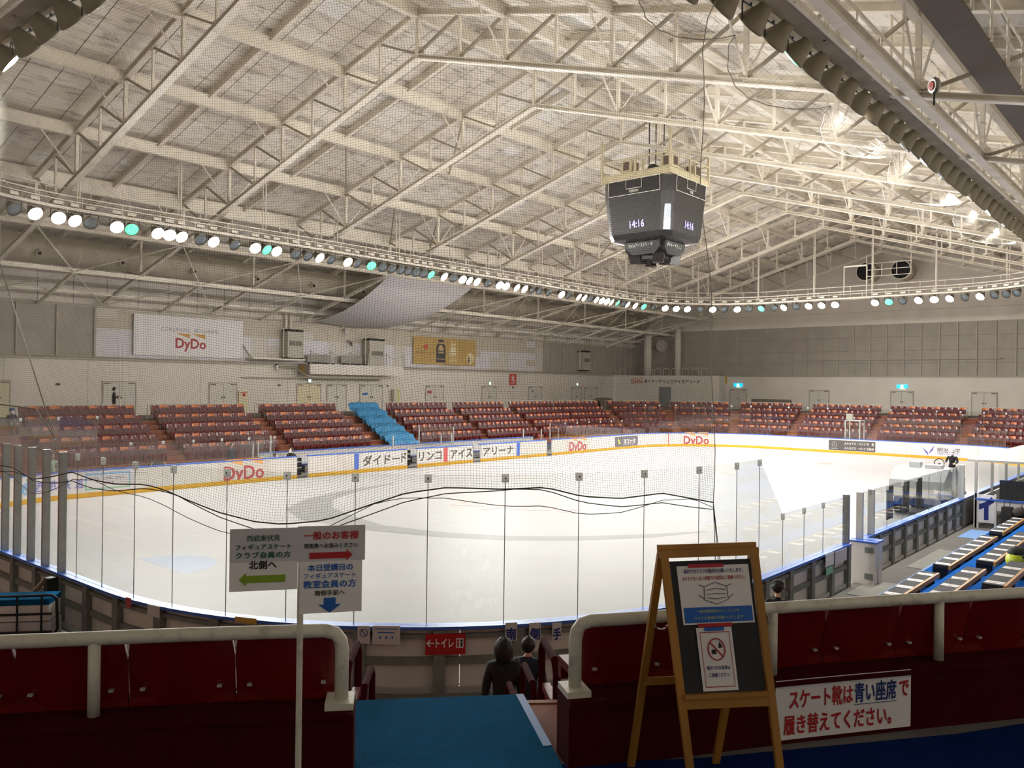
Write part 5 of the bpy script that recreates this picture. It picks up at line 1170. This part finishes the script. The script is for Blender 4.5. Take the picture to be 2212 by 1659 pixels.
# ================================================================== ICE RESURFACER
zx, zy = 34.7, 8.0
zm = thing('ice_resurfacer', 'white and blue ice resurfacing machine parked by the south boards', 'ice resurfacer', (zx+2, zy+1, 0))
mb = MB(); mb.prism([(0, .75), (0, 1.42), (.75, 1.86), (1.9, 1.86), (2.5, 1.5), (2.5, .75)], lambda x, y, d: V((zx+x, zy+2.0-d, y)), 2.0); mb.build('snow_tank', 'machine_white', zm)
mb = MB(); mb.box(zx+.5, zy+.06, .38, zx+3.9, zy+1.94, .76); mb.build('chassis', 'machine_blue', zm)
mb = MB(); mb.box(zx+2.52, zy+.1, .76, zx+3.9, zy+1.9, 1.35); mb.build('engine_cover', 'machine_white', zm)
mb = MB(); mb.box(zx+2.9, zy+.5, 1.36, zx+3.4, zy+1.1, 1.5); mb.build('driver_seat', 'rubber', zm)
mb = MB(); mb.beam((zx+2.75, zy+.8, 1.36), (zx+2.62, zy+.8, 1.95), .06, .06); mb.path([(zx+2.6+.05*math.sin(k*PI/6), zy+.8+.19*math.cos(k*PI/6), 1.95+.18*math.sin(k*PI/6)) for k in range(12)], .018, 5, True); mb.build('steering_wheel', 'rubber', zm)
mb = MB(); mb.box(zx+.8, zy+.3, 1.865, zx+1.3, zy+.9, 2.0); mb.box(zx+.9, zy+1.1, 1.865, zx+1.3, zy+1.5, 2.08); mb.build('tank_fittings', 'machine_white', zm)
mb = MB(); mb.box(zx+2.52, zy+.2, 1.352, zx+2.72, zy+1.2, 1.72); mb.build('dash_board', 'frame_grey', zm)
mb = MB(); mb.box(zx+3.92, zy, .06, zx+4.6, zy+2.0, .5); mb.build('conditioner', 'machine_blue', zm)
mb = MB(); mb.box(zx-.02, zy+.2, .8, zx-.001, zy+1.8, 1.1); mb.build('front_vent', 'wall_panel', zm)
for x in (.95, 3.2):
    for y in (.0, 1.72): mb = MB(); mb.tube((zx+x, zy+y, .36), (zx+x, zy+y+.28, .36), .36, 18); o = mb.build('wheel', 'rubber', zm); k = MB(); k.disc((zx+x, zy+y-.004 if y < 1 else zy+y+.284, .36), .17, (0, -1 if y < 1 else 1, 0), 12); k.build('hub', 'alu', o)
d = ray(2046, 986); k = 3.35; dv = person('driver in black with a white helmet standing on the ice resurfacer', (zx+3.2, zy+.45, .95), math.radians(180), 'drive', 'cloth_black', 'cloth_black', hat='machine_white', mask=True, scale=.92)

# ================================================================== SOUTH SIDE: BENCHES, BOOTH
def low_bench(x0, x1, k, lb):
    z = TZ[k]; y = (4.98, 3.91, 2.98)[k]
    t = thing('low_bench', 'low dark bench with an orange edge %s' % lb, 'bench', ((x0+x1)/2, y+.2, z))
    mb = MB(); mb.box(x0, y, z+.26, x1, y+.34, z+.345); mb.build('seat_board', 'slate', t); mb = MB(); mb.box(x0, y-.05, z+.25, x1, y-.001, z+.352); mb.build('edge_strip', 'wood_pale', t)
    n = max(2, round((x1-x0)/1.5)+1)
    for i in range(n): x = x0+.1+(x1-x0-.2)*i/(n-1); mb = MB(); mb.box(x-.05, y+.04, z, x+.05, y+.36, z+.26); mb.build('leg', 'black', t)
    i = 0; x = x0+.22
    while x < x1-.2:
        p = MB(); a = random.uniform(-.12, .12); p.obox((x, y+.17, z+.347), V((.12*math.cos(a), .12*math.sin(a), 0)), V((-.14*math.sin(a), .155*math.cos(a), 0)), V((0, 0, .0012)))
        p.m = 1; p.obox((x, y+.17, z+.3485), V((.02, 0, 0)), V((0, .025, 0)), V((0, 0, .0005)))
        tag(p.build('paper_notice', ['paper', 'print_grey']), 'white seat-marker paper lying on the dark bench %s' % lb, 'paper', 'seat papers on the bench %s' % lb); x += .82
for x0, x1, k, lb in ((17.2, 21.05, 0, 'nearest the open gate'.replace('nearest', 'facing')), (22.05, 27.6, 0, 'along the walkway mats'), (28.5, 32.9, 0, 'beside the player booth'), (17.2, 20.45, 1, 'on the middle tier by the near corner'), (21.4, 26.6, 1, 'on the middle tier beside the yellow bag'), (27.5, 32.9, 1, 'on the middle tier by the booth'), (17.2, 19.9, 2, 'on the upper tier by the near corner'), (20.6, 26, 2, 'on the upper tier behind the yellow bag')):
    low_bench(x0, x1, k, lb)
q = atZ(2196, 1232, TZ[2]); bg = thing('sports_bag', 'neon yellow and black sports bag on the blue carpet', 'bag', (q.x, q.y, TZ[2]))
mb = MB(); mb.smooth = True; mb.ball((q.x+.05, q.y, TZ[2]+.22), .34, .22, .22, 14, 10); mb.build('bag_body', 'bag_yellow', bg); mb = MB(); mb.smooth = True; mb.ball((q.x+.1, q.y, TZ[2]+.38), .32, .2, .13, 12, 8); mb.build('bag_top', 'black', bg)
mb = MB(); mb.path([(q.x-.2, q.y-.18, TZ[2]+.1), (q.x-.1, q.y-.25, TZ[2]+.4), (q.x+.25, q.y-.2, TZ[2]+.42), (q.x+.28, q.y-.2, TZ[2]+.1)], .022, 5); mb.build('strap', 'black', bg)
BX = 33.0
bt = thing('player_booth', 'white framed player booth with a flat roof and glass beside the south boards', 'booth', (BX+5, 5.6, .1))
mb = MB(); mb.box(BX+.1, 4.2, 2.42, BX+11, 6.9, 2.5); mb.build('roof', 'alu', bt)
for x in (BX, BX+2.7, BX+5.4, BX+8.1, BX+10.8):
    for y in (4.25, 6.6): mb = MB(); mb.box(x, y-.04, .1, x+.08, y+.04, 2.42); mb.build('post', 'alu', bt)
mb = MB(); mb.box(BX+.02, 6.0, .3, BX+.06, 6.5, 1.28); o = mb.build('number_door', 'paper', bt); fn = plane((BX+.02, 6.25, .8), (0, -1, 0), (0, 0, 1))
mb = MB(); mb.prism([(-.085, -.40), (.055, -.40), (.055, .10), (.24, .26), (.15, .42), (-.06, .22), (-.24, .14), (-.24, -.06), (-.085, .02)], fn, .006); mb.build('number_mark', 'ink_navy', o)
mb = MB(); mb.box(BX, 5.95, .1, BX+.07, 6.02, 1.32); mb.box(BX, 6.5, .1, BX+.07, 6.62, 1.32); mb.build('door_jamb', 'board_white', bt)
mb = MB(); mb.box(BX+.02, 4.3, .75, BX+.06, 5.94, 1.1); mb.build('front_panel', 'board_white', bt); mb = MB(); mb.box(BX-.04, 4.25, 1.1, BX+.12, 6.6, 1.15); mb.build('front_cap', 'cap_blue', bt)
mb = MB(); mb.box(BX+.03, 4.3, 1.16, BX+.045, 5.9, 2.4); mb.build('glass_pane', 'pane', bt); mb = MB(); mb.box(BX+.03, 6.02, 1.33, BX+.045, 6.5, 2.4); mb.build('glass_pane', 'pane', bt)
mb = MB(); mb.box(BX+.2, 6.62, .1, BX+11, 6.7, 1.1); mb.build('side_panel', 'board_white', bt); mb = MB(); mb.box(BX+.5, 4.4, .95, BX+1.1, 5.7, 1.02); mb.build('shelf', 'alu', bt)
for x, y, lb in ((BX+.9, 5.6, 'on the booth shelf'), (BX+3.0, 4.9, 'deep inside the booth')):
    t = thing('monitor', 'dark flat monitor case standing %s' % lb, 'monitor', (x, y, 1.02)); mb = MB(); mb.box(x, y-.42, 1.02+.05, x+.12, y+.42, 1.75); mb.build('screen_case', 'slate', t); mb = MB(); mb.box(x-.05, y-.15, 1.02, x+.2, y+.15, 1.07); mb.build('stand', 'black', t)
q = V((33.15, 5.0, 0)); t = thing('rolling_suitcase', 'dark rolling suitcase with raised handle beside the player booth', 'suitcase', (32.6, 5.45, .36)); mb = MB(); mb.box(32.4, 5.38, .40, 32.75, 5.70, .98); mb.build('case_body', 'bag_dark', t)
mb = MB(); mb.path([(32.45, 5.45, .98), (32.45, 5.45, 1.2), (32.45, 5.62, 1.2), (32.45, 5.62, .98)], .015, 5); mb.build('pull_handle', 'black', t)
for y in (5.44, 5.64): mb = MB(); mb.tube((32.45, y-.02, .38), (32.45, y+.02, .38), .025, 8); mb.build('wheel', 'rubber', t)
t = thing('brown_bag', 'brown shoulder bag slumped on the blue bench by the booth', 'bag', (32.3, 4.9, .7)); mb = MB(); mb.smooth = True; mb.ball((32.4, 5.15, .86), .32, .22, .16, 12, 8); mb.build('bag_body', 'bag_dark', t); mb = MB(); mb.path([(32.2, 5.1, .95), (32.35, 5.1, 1.1), (32.55, 5.1, .97)], .02, 5); mb.build('strap', 'ink_brown', t)

# ================================================================== THE NEAR CORNER
# seats of the near corner, seen from behind; parts of their own
def near_proto():
    r = thing('stadium_seat', '', 'seat'); W = .264
    b = MB(); b.smooth = False
    def back(a, c): y = (a*2-1)*W*(1 if c < .8 else .95); return V((-.06-.10*c+.05*abs(a*2-1)**2, y, .30+.42*c))
    b.grid(lambda a, c: back(1-a, c), 6, 4); b.grid(lambda a, c: back(a, c)+V((-.035, 0, 0)), 6, 4); b.grid(lambda a, c: back(a, 1)+V((-.035*(1-c), 0, 0)), 6, 1)
    for a_ in (0, 1): b.grid(lambda a, c, a_=a_: back(a_, c)+V((-.035*a, 0, 0)), 1, 4)
    b.build('backrest', 'seat_red', r, False)
    b = MB(); b.box(-.10, -W, .36, .30, W, .41); b.box(.25, -W, .28, .31, W, .36); b.build('seat_pan', 'seat_red', r, False)
    b = MB(); b.box(-.14, -.05, .02, -.02, .05, .36); b.build('bracket', 'seat_dark', r, False)
    for y in (-.19, .19): b = MB(); b.box(-.137, y-.012, .455, -.115, y+.012, .468); b.build('bolt', 'alu', r, False)
    return r
NP = near_proto(); first = [True]
def near_seat(s, k, lb):
    r = NP if first[0] else dup(NP); first[0] = False
    p = rp(s, ROW_N[k]-.16, ROW_Z[k]); nn = -rn(s); r.location = p; r.rotation_euler = (0, 0, math.atan2(nn.y, nn.x))
    tag(r, 'red plastic seat seen from behind %s' % lb, 'seat', 'near corner seats %s' % lb)
def near_row0(ln, t, lb):
    r = NP if first[0] else dup(NP); first[0] = False
    r.location = ln.at(t, -.20, 2.85); n_ = ln.nrm(t); r.rotation_euler = (0, 0, math.atan2(n_.y, n_.x)); tag(r, 'red plastic seat seen from behind %s' % lb, 'seat', 'near corner seats %s' % lb)
for i in range(8): near_row0(BARL, BARL.L-.36-.53*i, 'under the rail by the sign stand')
for i in range(9): near_row0(BARR, .40+.53*i, 'under the rail by the easel')
for k in range(1, 5):
    w2 = .53*RC/(RC+ROW_N[k])
    for i in range(3): near_seat(A0-.06-w2*(i+.5), k, '%s row down, toilet sign side of the aisle' % ROWN[k]); near_seat(A1+.10+w2*(i+.5), k, '%s row down, easel side of the aisle' % ROWN[k])
# red hoop rails at the row ends by the aisle
for k, (sd, s) in enumerate(((0, A0-.02), (1, A1+.06), (1, A1+.06), (1, A1+.06), (0, A0-.02))):
    row = (1, 1, 2, 3, 2)[k]; o0 = ROW_N[row]-.35; z = ROW_Z[row]
    t = thing('end_rail', 'dark red pipe hoop ending the %s row, %s side of the near aisle' % (ROWN[row], 'easel' if sd else 'sign stand'), 'rail', rp(s, o0, z))
    mb = MB(); mb.path([rp(s, o0+.25, z+.01), rp(s, o0+.25, z+.62), rp(s, o0+.17, z+.70), rp(s, o0-.25, z+.70), rp(s, o0-.33, z+.62), rp(s, o0-.33, z-.2)], .028, 8); mb.build('hoop', 'kerb_red', t)
    mb = MB(); slab(mb, s-.01, s+.02, o0-.2, o0+.12, z+.36, z+.41); mb.build('arm_pad', 'seat_red', t)
for k in range(5):
    mb = MB(); slab(mb, A0, A1, ROW_N[k]-1.2, ROW_N[k]-.915, max(.12, ROW_Z[k]-.6), ROW_Z[k]-.24, 1); mb.build('aisle_step', 'terrace', stand)
# white pipe rails on the kerb, bent down at the aisle
def near_rail(ln, at_end, lb, posts_):
    t = thing('guard_rail', 'thick white painted pipe rail on the near kerb %s' % lb, 'rail', ln.at(ln.L/2, 0, 3.21)); L = ln.L
    up = [ln.at(L*i/24, 0, 3.605) for i in range(25)]; e = L-.07 if at_end else .07; q = 1 if at_end else -1
    bend = [ln.at(e-q*.09, 0, 3.605), ln.at(e-q*.035, 0, 3.59), ln.at(e-q*.008, 0, 3.555), ln.at(e, 0, 3.50), ln.at(e, 0, 3.216)]
    mid = [p for i, p in enumerate(up) if (L*i/24 < e-.12 if at_end else L*i/24 > e+.12)]
    mb = MB(); mb.smooth = True; mb.path(mid+bend if at_end else bend[::-1]+mid, .036, 12); mb.build('top_pipe', 'rail_white', t)
    for k in posts_: mb = MB(); mb.smooth = True; mb.tube(ln.at(k, 0, 3.216), ln.at(k, 0, 3.59), .03, 12); mb.build('post', 'rail_white', t)
    mb = MB(); ln.slab(mb, e-.08, e+.065, -.09, .09, 3.2155, 3.25); mb.build('foot_plate', 'rail_white', t)
tl = BARL.t_of_u(204, 3.4); near_rail(BARL, True, 'beside the sign stand', (tl, tl-1.0))
tr1, tr2 = BARR.t_of_u(1668, 3.4), BARR.t_of_u(2030, 3.4); near_rail(BARR, False, 'behind the easel', (tr1, tr2, tr2+.95))
# blue mat in the aisle
cm = [atZ(u, v, 2.86) for u, v in ((770, 1517), (1130, 1503), (1192, 1615), (1215, 1660), (1260, 1900), (745, 1900), (745, 1600))]
mb = MB(); n = len(cm); mb.add(cm+[p+V((0, 0, .012)) for p in cm], [tuple(range(n)), tuple(range(2*n-1, n-1, -1))]+[(i, i+n, (i+1) % n+n, (i+1) % n) for i in range(n)])
mb.m = 1; e0, e1 = cm[1], cm[2]; sd = (e0-e1).cross(V((0, 0, 1))).normalized()*.05; up3 = V((0, 0, .014)); mb.add([e0+up3, e1+up3, e1+up3-sd, e0+up3-sd], [(0, 1, 2, 3)])
tag(mb.build('aisle_mat', ['mat_blue', 'tape_blue']), 'bright blue mat leading to the aisle steps between the near seats', 'mat')

# the sign stand
TL = CAM+ray(497, 1141)*3.43; TR = CAM+ray(789, 1135)*3.56; K = (TR-TL).length/292; fs = plane(TL, V((TR.x-TL.x, TR.y-TL.y, 0)), (0, 0, 1))
S_ = lambda u, v, d=0: fs((u-497)*K, (1139-v)*K, d)
pb_ = S_(648, 1340); st = thing('sign_stand', 'white card direction signs on a thin white pole stand', 'sign stand', (pb_.x, pb_.y, 2.858))
fpx = lambda x, y, d=0: S_(x, -y, d)            # coordinates in picture units of the sign: x right, y up
mb = MB(); mb.tube((pb_.x, pb_.y, 2.90), S_(648, 1150, -.02), .0135, 10); mb.build('pole', 'rail_white', st)
mb = MB(); mb.lathe([(.0, .05), (.03, .05), (.19, .02), (.2, 0)], 20, (pb_.x, pb_.y, 2.858)); mb.build('base', 'rail_white', st)
def card(u0, v0, u1, v1, m_, d): mb = MB(); mb.prism([(u0, -v1), (u1, -v1), (u1, -v0), (u0, -v0)], lambda x, y, t_: fpx(x, y, d+t_), .006); return mb.build('sign_card', m_, st)
c1 = card(497, 1141, 641, 1215, 'paper_grey', 0); c1b = card(497, 1215, 641, 1278, 'paper', .0); c2 = card(641, 1139, 789, 1218, 'paper_grey', .0); c3 = card(646, 1218, 783, 1334, 'paper', .0)  # upper cards take the greyer paper: their shading is put into the colour
def tx(card_, body, cu, cv, w_, h, m_, b=.012): mb = MB(); text(mb, body, fpx, cu, -cv, w_, h, b, .008); mb.build('sign_lettering', m_, card_)
tx(c1, '西武東伏見', 568, 1162, 70, 13, 'ink_green'); tx(c1, 'フィギュアスケート', 568, 1181, 117, 12, 'ink_green', .02); tx(c1, 'クラブ会員の方', 568, 1199, 116, 14, 'ink_green', .02); tx(c1b, '北側へ', 567, 1221, 58, 18, 'ink_black', .02)
mb = MB(); arrow(mb, fpx, 566, -1252, 98, 16, 15, 30, PI, .009); mb.build('sign_arrow', 'ink_lime', c1b)
tx(c2, '一般のお客様', 714, 1160, 120, 18, 'ink_red', .02); tx(c2, '南側奥へお進みください', 714, 1183, 118, 11, 'ink_black'); mb = MB(); arrow(mb, fpx, 714, -1205, 95, 14, 14, 26, 0, .009); mb.build('sign_arrow', 'ink_red', c2)
tx(c3, '本日受講日の', 713, 1232, 98, 15, 'ink_blue', .02); tx(c3, 'フィギュアスケート', 712, 1250, 114, 12, 'ink_blue', .01); tx(c3, '教室会員の方', 712, 1269, 115, 17, 'ink_blue', .02); tx(c3, '南側手前へ', 712, 1289, 66, 12, 'ink_black')
mb = MB(); arrow(mb, fpx, 712, -1317, 34, 26, 19, 50, -PI/2, .009); mb.build('sign_arrow', 'ink_blue', c3)

# the easel
eTL, eTR = atZ(1424, 1189, 4.10), atZ(1636, 1182, 4.10); eBL, eBR = atZ(1492, 1745, 2.858), atZ(1702, 1738, 2.858)
ez = thing('easel', 'wooden A-frame easel with a black board and taped notices', 'easel', ((eTL.x+eBR.x)/2, (eTL.y+eBR.y)/2, 2.858))
rt_ = (eTR-eTL).normalized(); EW = (eTR-eTL).length; eh = ((eTL-eBL)+(eTR-eBR))/2; EH = eh.length; fe = plane(eBL, rt_, eh); EP = lambda x, y, d=0: eBL.lerp(eBR, x).lerp(eTL.lerp(eTR, x), y)+rt_.cross(eh.normalized())*d
def stick(nm_, p, q, w_=.038, h=.022, m_='wood'): mb = MB(); mb.beam(p, q, w_, h, rt_.cross(eh)); return mb.build(nm_, m_, ez)
stick('stile', EP(.04, 0), EP(.04, 1)); stick('stile', EP(.96, 0), EP(.96, 1)); stick('top_rail', EP(0, .985), EP(1, .985)); stick('bottom_rail', EP(.06, .40), EP(.94, .40), .05)
stick('shelf_lip', EP(.06, .43, .012), EP(.94, .43, .012), .02, .03)
rBL, rBR = atZ(1363, 1655, 2.858), atZ(1546, 1648, 2.858); stick('rear_leg', rBL, EP(.03, .985, -.02)); stick('rear_leg', rBR, EP(.97, .985, -.02)); stick('rear_rail', rBL.lerp(EP(.03, .985, -.02), .42), rBR.lerp(EP(.97, .985, -.02), .42))
stick('top_cap', EP(0, 1.0, -.02), EP(1, 1.0, -.02), .05, .02)
mb = MB(); mb.add([EP(a, b, d) for d in (-.008, .0) for a, b in ((.09, .43), (.91, .43), (.91, .955), (.09, .955))], [(3, 2, 1, 0), (4, 5, 6, 7), (0, 1, 5, 4), (1, 2, 6, 5), (2, 3, 7, 6), (3, 0, 4, 7)]); bd = mb.build('board', 'slate', ez)
cpt = [rBL.lerp(EP(.03, .985, -.02), .70), EP(.04, .72, -.01)]
for i in range(9):
    k = (i+.5)/9; c = cpt[0].lerp(cpt[1], k)-V((0, 0, .04*math.sin(k*PI))); mb = MB(); a = V((1, 0, 0)) if i % 2 else V((0, 1, 0)); dd = (cpt[1]-cpt[0]).normalized()*.011
    mb.path([c+dd*math.cos(j*PI/4)+a*.006*math.sin(j*PI/4) for j in range(8)], .0022, 4, True); mb.build('chain_link', 'alu', ez)
def sheet_on(x0, y0, x1, y1, m_, nm_, d=.002): mb = MB(); mb.grid(lambda a, b: EP(x0+(x1-x0)*a, y0+(y1-y0)*b, d), 1, 1); mb.grid(lambda a, b: EP(x0+(x1-x0)*(1-a), y0+(y1-y0)*b, d-.0014), 1, 1); return mb.build(nm_, m_, bd)
fE = lambda x, y, d=0: EP(x, y, d)
def etx(pp, body, cx_, cy_, w_, h, m_, b=.01): mb = MB(); text(mb, body, fE, cx_, cy_, w_, h, b, .0045); mb.build('lettering', m_, pp)
n1 = sheet_on(.15, .705, .88, .935, 'paper', 'mask_notice'); etx(n1, '場内ではマスクの着用をお願いいたします。', .515, .914, .60, .017, 'ink_navy'); etx(n1, '※マスクをしない状態での会話はご遠慮ください。', .515, .886, .64, .016, 'ink_red')
mb = MB(); rect(mb, fE, .17, .712, .865, .772, .0042); mb.build('blue_band', 'ink_blue', n1); etx(n1, '一般営業時間中はリンク上でも', .515, .756, .44, .013, 'ink_yellow', 0); etx(n1, 'マスクの着用をお願いいたします', .515, .730, .50, .013, 'ink_yellow', 0)
mb = MB()
for pts_ in ([(.40, .852), (.515, .868), (.63, .852), (.635, .80), (.515, .782), (.395, .80), (.40, .852)], [(.42, .838), (.515, .845), (.61, .838)], [(.42, .822), (.515, .824), (.61, .822)], [(.42, .808), (.515, .803), (.61, .808)], [(.40, .852), (.35, .86)], [(.63, .852), (.68, .86)], [(.395, .803), (.34, .82)], [(.635, .803), (.69, .82)]): mb.path([EP(x, y, .005) for x, y in pts_], .0022, 4)
mb.build('mask_drawing', 'print_grey', n1)
n2 = sheet_on(.27, .445, .63, .692, 'paper', 'food_notice', .003)
mb = MB()
for a0_, b0_, a1_, b1_ in ((.30, .46, .60, .463), (.30, .672, .60, .675), (.30, .46, .305, .675), (.595, .46, .60, .675)): rect(mb, fE, a0_, b0_, a1_, b1_, .006)
mb.path([EP(.45+.085*math.cos(k*PI/12), .607+.042*math.sin(k*PI/12), .007) for k in range(24)], .003, 5, True); mb.path([EP(.39, .637, .007), EP(.51, .577, .007)], .003, 5); mb.build('ban_mark', 'ink_red', n2)
mb = MB(); rect(mb, fE, .40, .588, .445, .606, .0055); mb.add([fE(.47, .612, .0055), fE(.515, .612, .0055), fE(.49, .636, .0055)], [(0, 1, 2)]); mb.build('food_drawing', 'ink_black', n2)
etx(n2, '場内でのお食事は', .45, .535, .24, .016, 'ink_navy'); etx(n2, 'ご遠慮ください', .45, .507, .21, .016, 'ink_navy')
for x0, x1, y, m_ in ((.26, .62, .935, 'sign_crimson'), (.29, .64, .702, 'sign_crimson'), (.35, .55, .686, 'ink_blue')): mb = MB(); rect(mb, fE, x0, y-.007, x1, y+.007, .008); mb.build('tape_strip', m_, bd)

# the banner taped to the kerb
sB0, sB1 = BARR.t_of_u(1640, 3.0)+.02, BARR.t_of_u(1937, 3.0); t = thing('kerb_banner', 'white paper banner with red and blue characters taped on the kerb', 'banner', BARR.at((sB0+sB1)/2, .13, 2.86)); fo = lambda x, y, d=0: BARR.at((sB0+sB1)/2+x, .122+d, 2.86+y); LB = (sB1-sB0)
mb = MB(); mb.grid(lambda a, b: fo(-LB/2+LB*a, .015+.345*b, .002), 8, 1); mb.build('banner_sheet', 'paper', t)
def btx(body, a0_, a1_, cy_, h, m_): mb = MB(); text(mb, body, fo, LB*((a0_+a1_)/2-.5), cy_, LB*(a1_-a0_), h, .02, .005); mb.build('banner_lettering', m_, t)
btx('スケート靴は', .10, .56, .245, .11, 'ink_red'); btx('青い座席', .575, .885, .25, .115, 'ink_navy'); btx('で', .91, .98, .25, .09, 'ink_red'); btx('履き替えてください。', .06, .85, .10, .11, 'ink_red')
mb = MB(); rect(mb, fo, LB*.07, .178, LB*.39, .182, .005); mb.build('underline', 'ink_navy', t)

# notices on the outside of the near boards
def on_out(u, v, off=.2):
    s = s_of_u(u, .8, S_SW-4-TOT, 6, off); p = rp(s, off); d = ray(u, v); return s, CAM.z+d.z*math.hypot(p.x, p.y)/math.hypot(d.x, d.y)
def notice(u0, v0, u1, v1, name, label, m_, cat='notice'):
    s0, za = on_out((u0+u1)/2, v1); _, zb_ = on_out((u0+u1)/2, v0); sa, _ = on_out(u0, v0); sb_, _ = on_out(u1, v0)
    t = thing(name, label, cat, rp(s0, .21, za)); f = outer((sa+sb_)/2, .20, (za+zb_)/2); w_, h = sb_-sa, zb_-za
    mb = MB(); mb.prism([(-w_/2, -h/2), (w_/2, -h/2), (w_/2, h/2), (-w_/2, h/2)], lambda x, y, d: f(x, y, d), .01); mb.build('sheet', m_, t); return t, f, w_, h
t, f, w_, h = notice(917, 1369, 1007, 1414, 'toilet_sign', 'red sign with white arrow and toilet lettering on the near boards', 'sign_crimson', 'sign')
mb = MB(); text(mb, 'トイレ', f, -.02*w_, .06*h, .44*w_, .4*h, .03, .014); mb.path([f(-.28*w_, .06*h, .014), f(-.45*w_, .06*h, .014)], .012, 4); mb.path([f(-.38*w_, .22*h, .014), f(-.46*w_, .06*h, .014), f(-.38*w_, -.1*h, .014)], .012, 4); mb.build('lettering', 'print_white', t)
mb = MB(); text(mb, 'REST ROOM', f, -.04*w_, -.28*h, .36*w_, .10*h, .01, .014); mb.build('small_lettering', 'print_red', t)
mb = MB(); rect(mb, f, .26*w_, -.18*h, .45*w_, .28*h, .013); o = mb.build('pictogram_plate', 'print_white', t)
for dx, m_ in ((.31, 'ink_red'), (.40, 'ink_black')): mb = MB(); rect(mb, f, (dx-.022)*w_, -.12*h, (dx+.022)*w_, .1*h, .016); mb.prism([(dx*w_+.02*math.cos(k*PI/4), .17*h+.02*math.sin(k*PI/4)) for k in range(8)], f, .016); mb.build('pictogram', m_, o)
for u0, u1, ch, lb in ((1090, 1117, '南', 'white sheet with a blue character for south on the near boards'), (1141, 1168, '側', 'white sheet with a blue character for side on the near boards'), (1190, 1214, '手', 'white sheet with a blue character half hidden behind the near seats')):
    t, f, w_, h = notice(u0, 1345, u1, 1384, 'character_sheet', lb, 'paper_grey'); mb = MB(); text(mb, ch, f, 0, -.12*h, .82*w_, .62*h, .03, .013); mb.build('lettering', 'ink_navy', t)
t, f, w_, h = notice(773, 1352, 800, 1390, 'smoking_notice', 'small white no-smoking notice on the near boards', 'paper_grey'); mb = MB(); mb.path([f(.3*w_*math.cos(k*PI/8), .12*h+.3*w_*math.sin(k*PI/8), .013) for k in range(16)], .006, 4, True); mb.path([f(-.2*w_, .3*h, .013), f(.2*w_, -.06*h, .013)], .006, 4); mb.build('ban_mark', 'ink_navy', t)
t, f, w_, h = notice(807, 1352, 862, 1392, 'rules_notice', 'white notice with blue printing on the near boards', 'paper_grey'); mb = MB(); rect(mb, f, -.42*w_, .32*h, .42*w_, .36*h, .013); rect(mb, f, -.3*w_, .12*h, .3*w_, .17*h, .013)
for k in range(3): mb.prism([(-.22*w_+.22*w_*k+.03*w_*math.cos(j*PI/3), -.12*h+.09*h*math.sin(j*PI/3)) for j in range(6)], f, .013)
mb.build('printing', 'ink_blue', t)
for u0, v0, u1, v1, m_, lb in ((272, 1291, 284, 1312, 'print_red', 'small pink notice on the outside of the west boards'), (318, 1308, 345, 1332, 'paper_grey', 'white printed notice on the outside of the west boards'), (508, 1334, 552, 1346, 'sign_yellow', 'yellow strip label under the blue cap rail'), (1783, 1195, 1800, 1222, 'paper', 'white notice taped near the open gate'), (1803, 1188, 1828, 1215, 'paper_grey', 'grey notice taped at the board end by the open gate'), (1784, 1224, 1798, 1240, 'print_leaf', 'small green card taped near the open gate')):
    notice(u0, v0, u1, v1, 'taped_notice', lb, m_)

# things by the west boards
s = sW(17.24)-TOT; po = thing('corner_post', 'dark timber post with a slanting brace holding the west glass', 'post', rp(s, .32, .1))
mb = MB(); slab(mb, s-.09, s+.09, .21, .40, .10, 1.08); mb.build('post', 'dark_metal', po); mb = MB(); mb.beam(rp(s, .40, 1.05), rp(s-.1, 1.05, .35), .09, .07); mb.build('brace', 'ink_brown', po)
b0 = rp(s-.1, 1.05, .1); mb = MB(); mb.box(b0.x-.25, b0.y-.22, .102, b0.x+.25, b0.y+.22, .34); mb.build('base_block', 'slate', po); mb = MB(); mb.lathe([(.04, .34), (.16, 0), (.05, -.1)], 8, b0+V((-.05, 0, .42)), (-1, .1, .35)); mb.build('wrapped_end', 'paper', po)
q = atZ(30, 1340, .3); ct = thing('folding_cart', 'black pipe cart frame with blue and white boxes behind the near kerb', 'cart', (4.7, 14.9, .1)); c = V((q.x*.93, q.y*.93, .1)); r2 = V((.77, -.64, 0)); f2 = V((.64, .77, 0))
for k, zz in ((0, .95), (0, .62), (0, .3)): mb = MB(); mb.tube(c-r2*.7+V((0, 0, zz)), c+r2*.62+V((0, 0, zz)), .022, 6); mb.build('cart_bar', 'black', ct)
mb = MB(); mb.path([c+r2*.62+V((0, 0, .95)), c+r2*.70+V((0, 0, .9)), c+r2*.72+V((0, 0, .35)), c+r2*.66+V((0, 0, .25))], .025, 6); mb.build('cart_end', 'black', ct)
for k in (-.5, .05, .45): mb = MB(); mb.tube(c+r2*k, c+r2*k+V((0, 0, .95)), .018, 6); mb.build('cart_upright', 'black', ct)
mb = MB(); mb.obox(c+f2*.35+V((0, 0, .62)), r2*.55, f2*.28, V((0, 0, .14))); mb.build('white_box', 'paper', ct); mb = MB(); mb.obox(c+f2*.35+V((0, 0, .82)), r2*.56, f2*.29, V((0, 0, .05))); mb.build('blue_lid', 'mat_blue', ct); mb = MB(); mb.obox(c+f2*.3+V((0, 0, .28)), r2*.6, f2*.25, V((0, 0, .18))); mb.build('lower_box', 'paper_grey', ct)
for k in (-.55, .55): mb = MB(); p = c+r2*k+V((0, 0, .06)); mb.tube(p-f2*.03, p+f2*.03, .06, 10); mb.build('caster', 'rubber', ct)
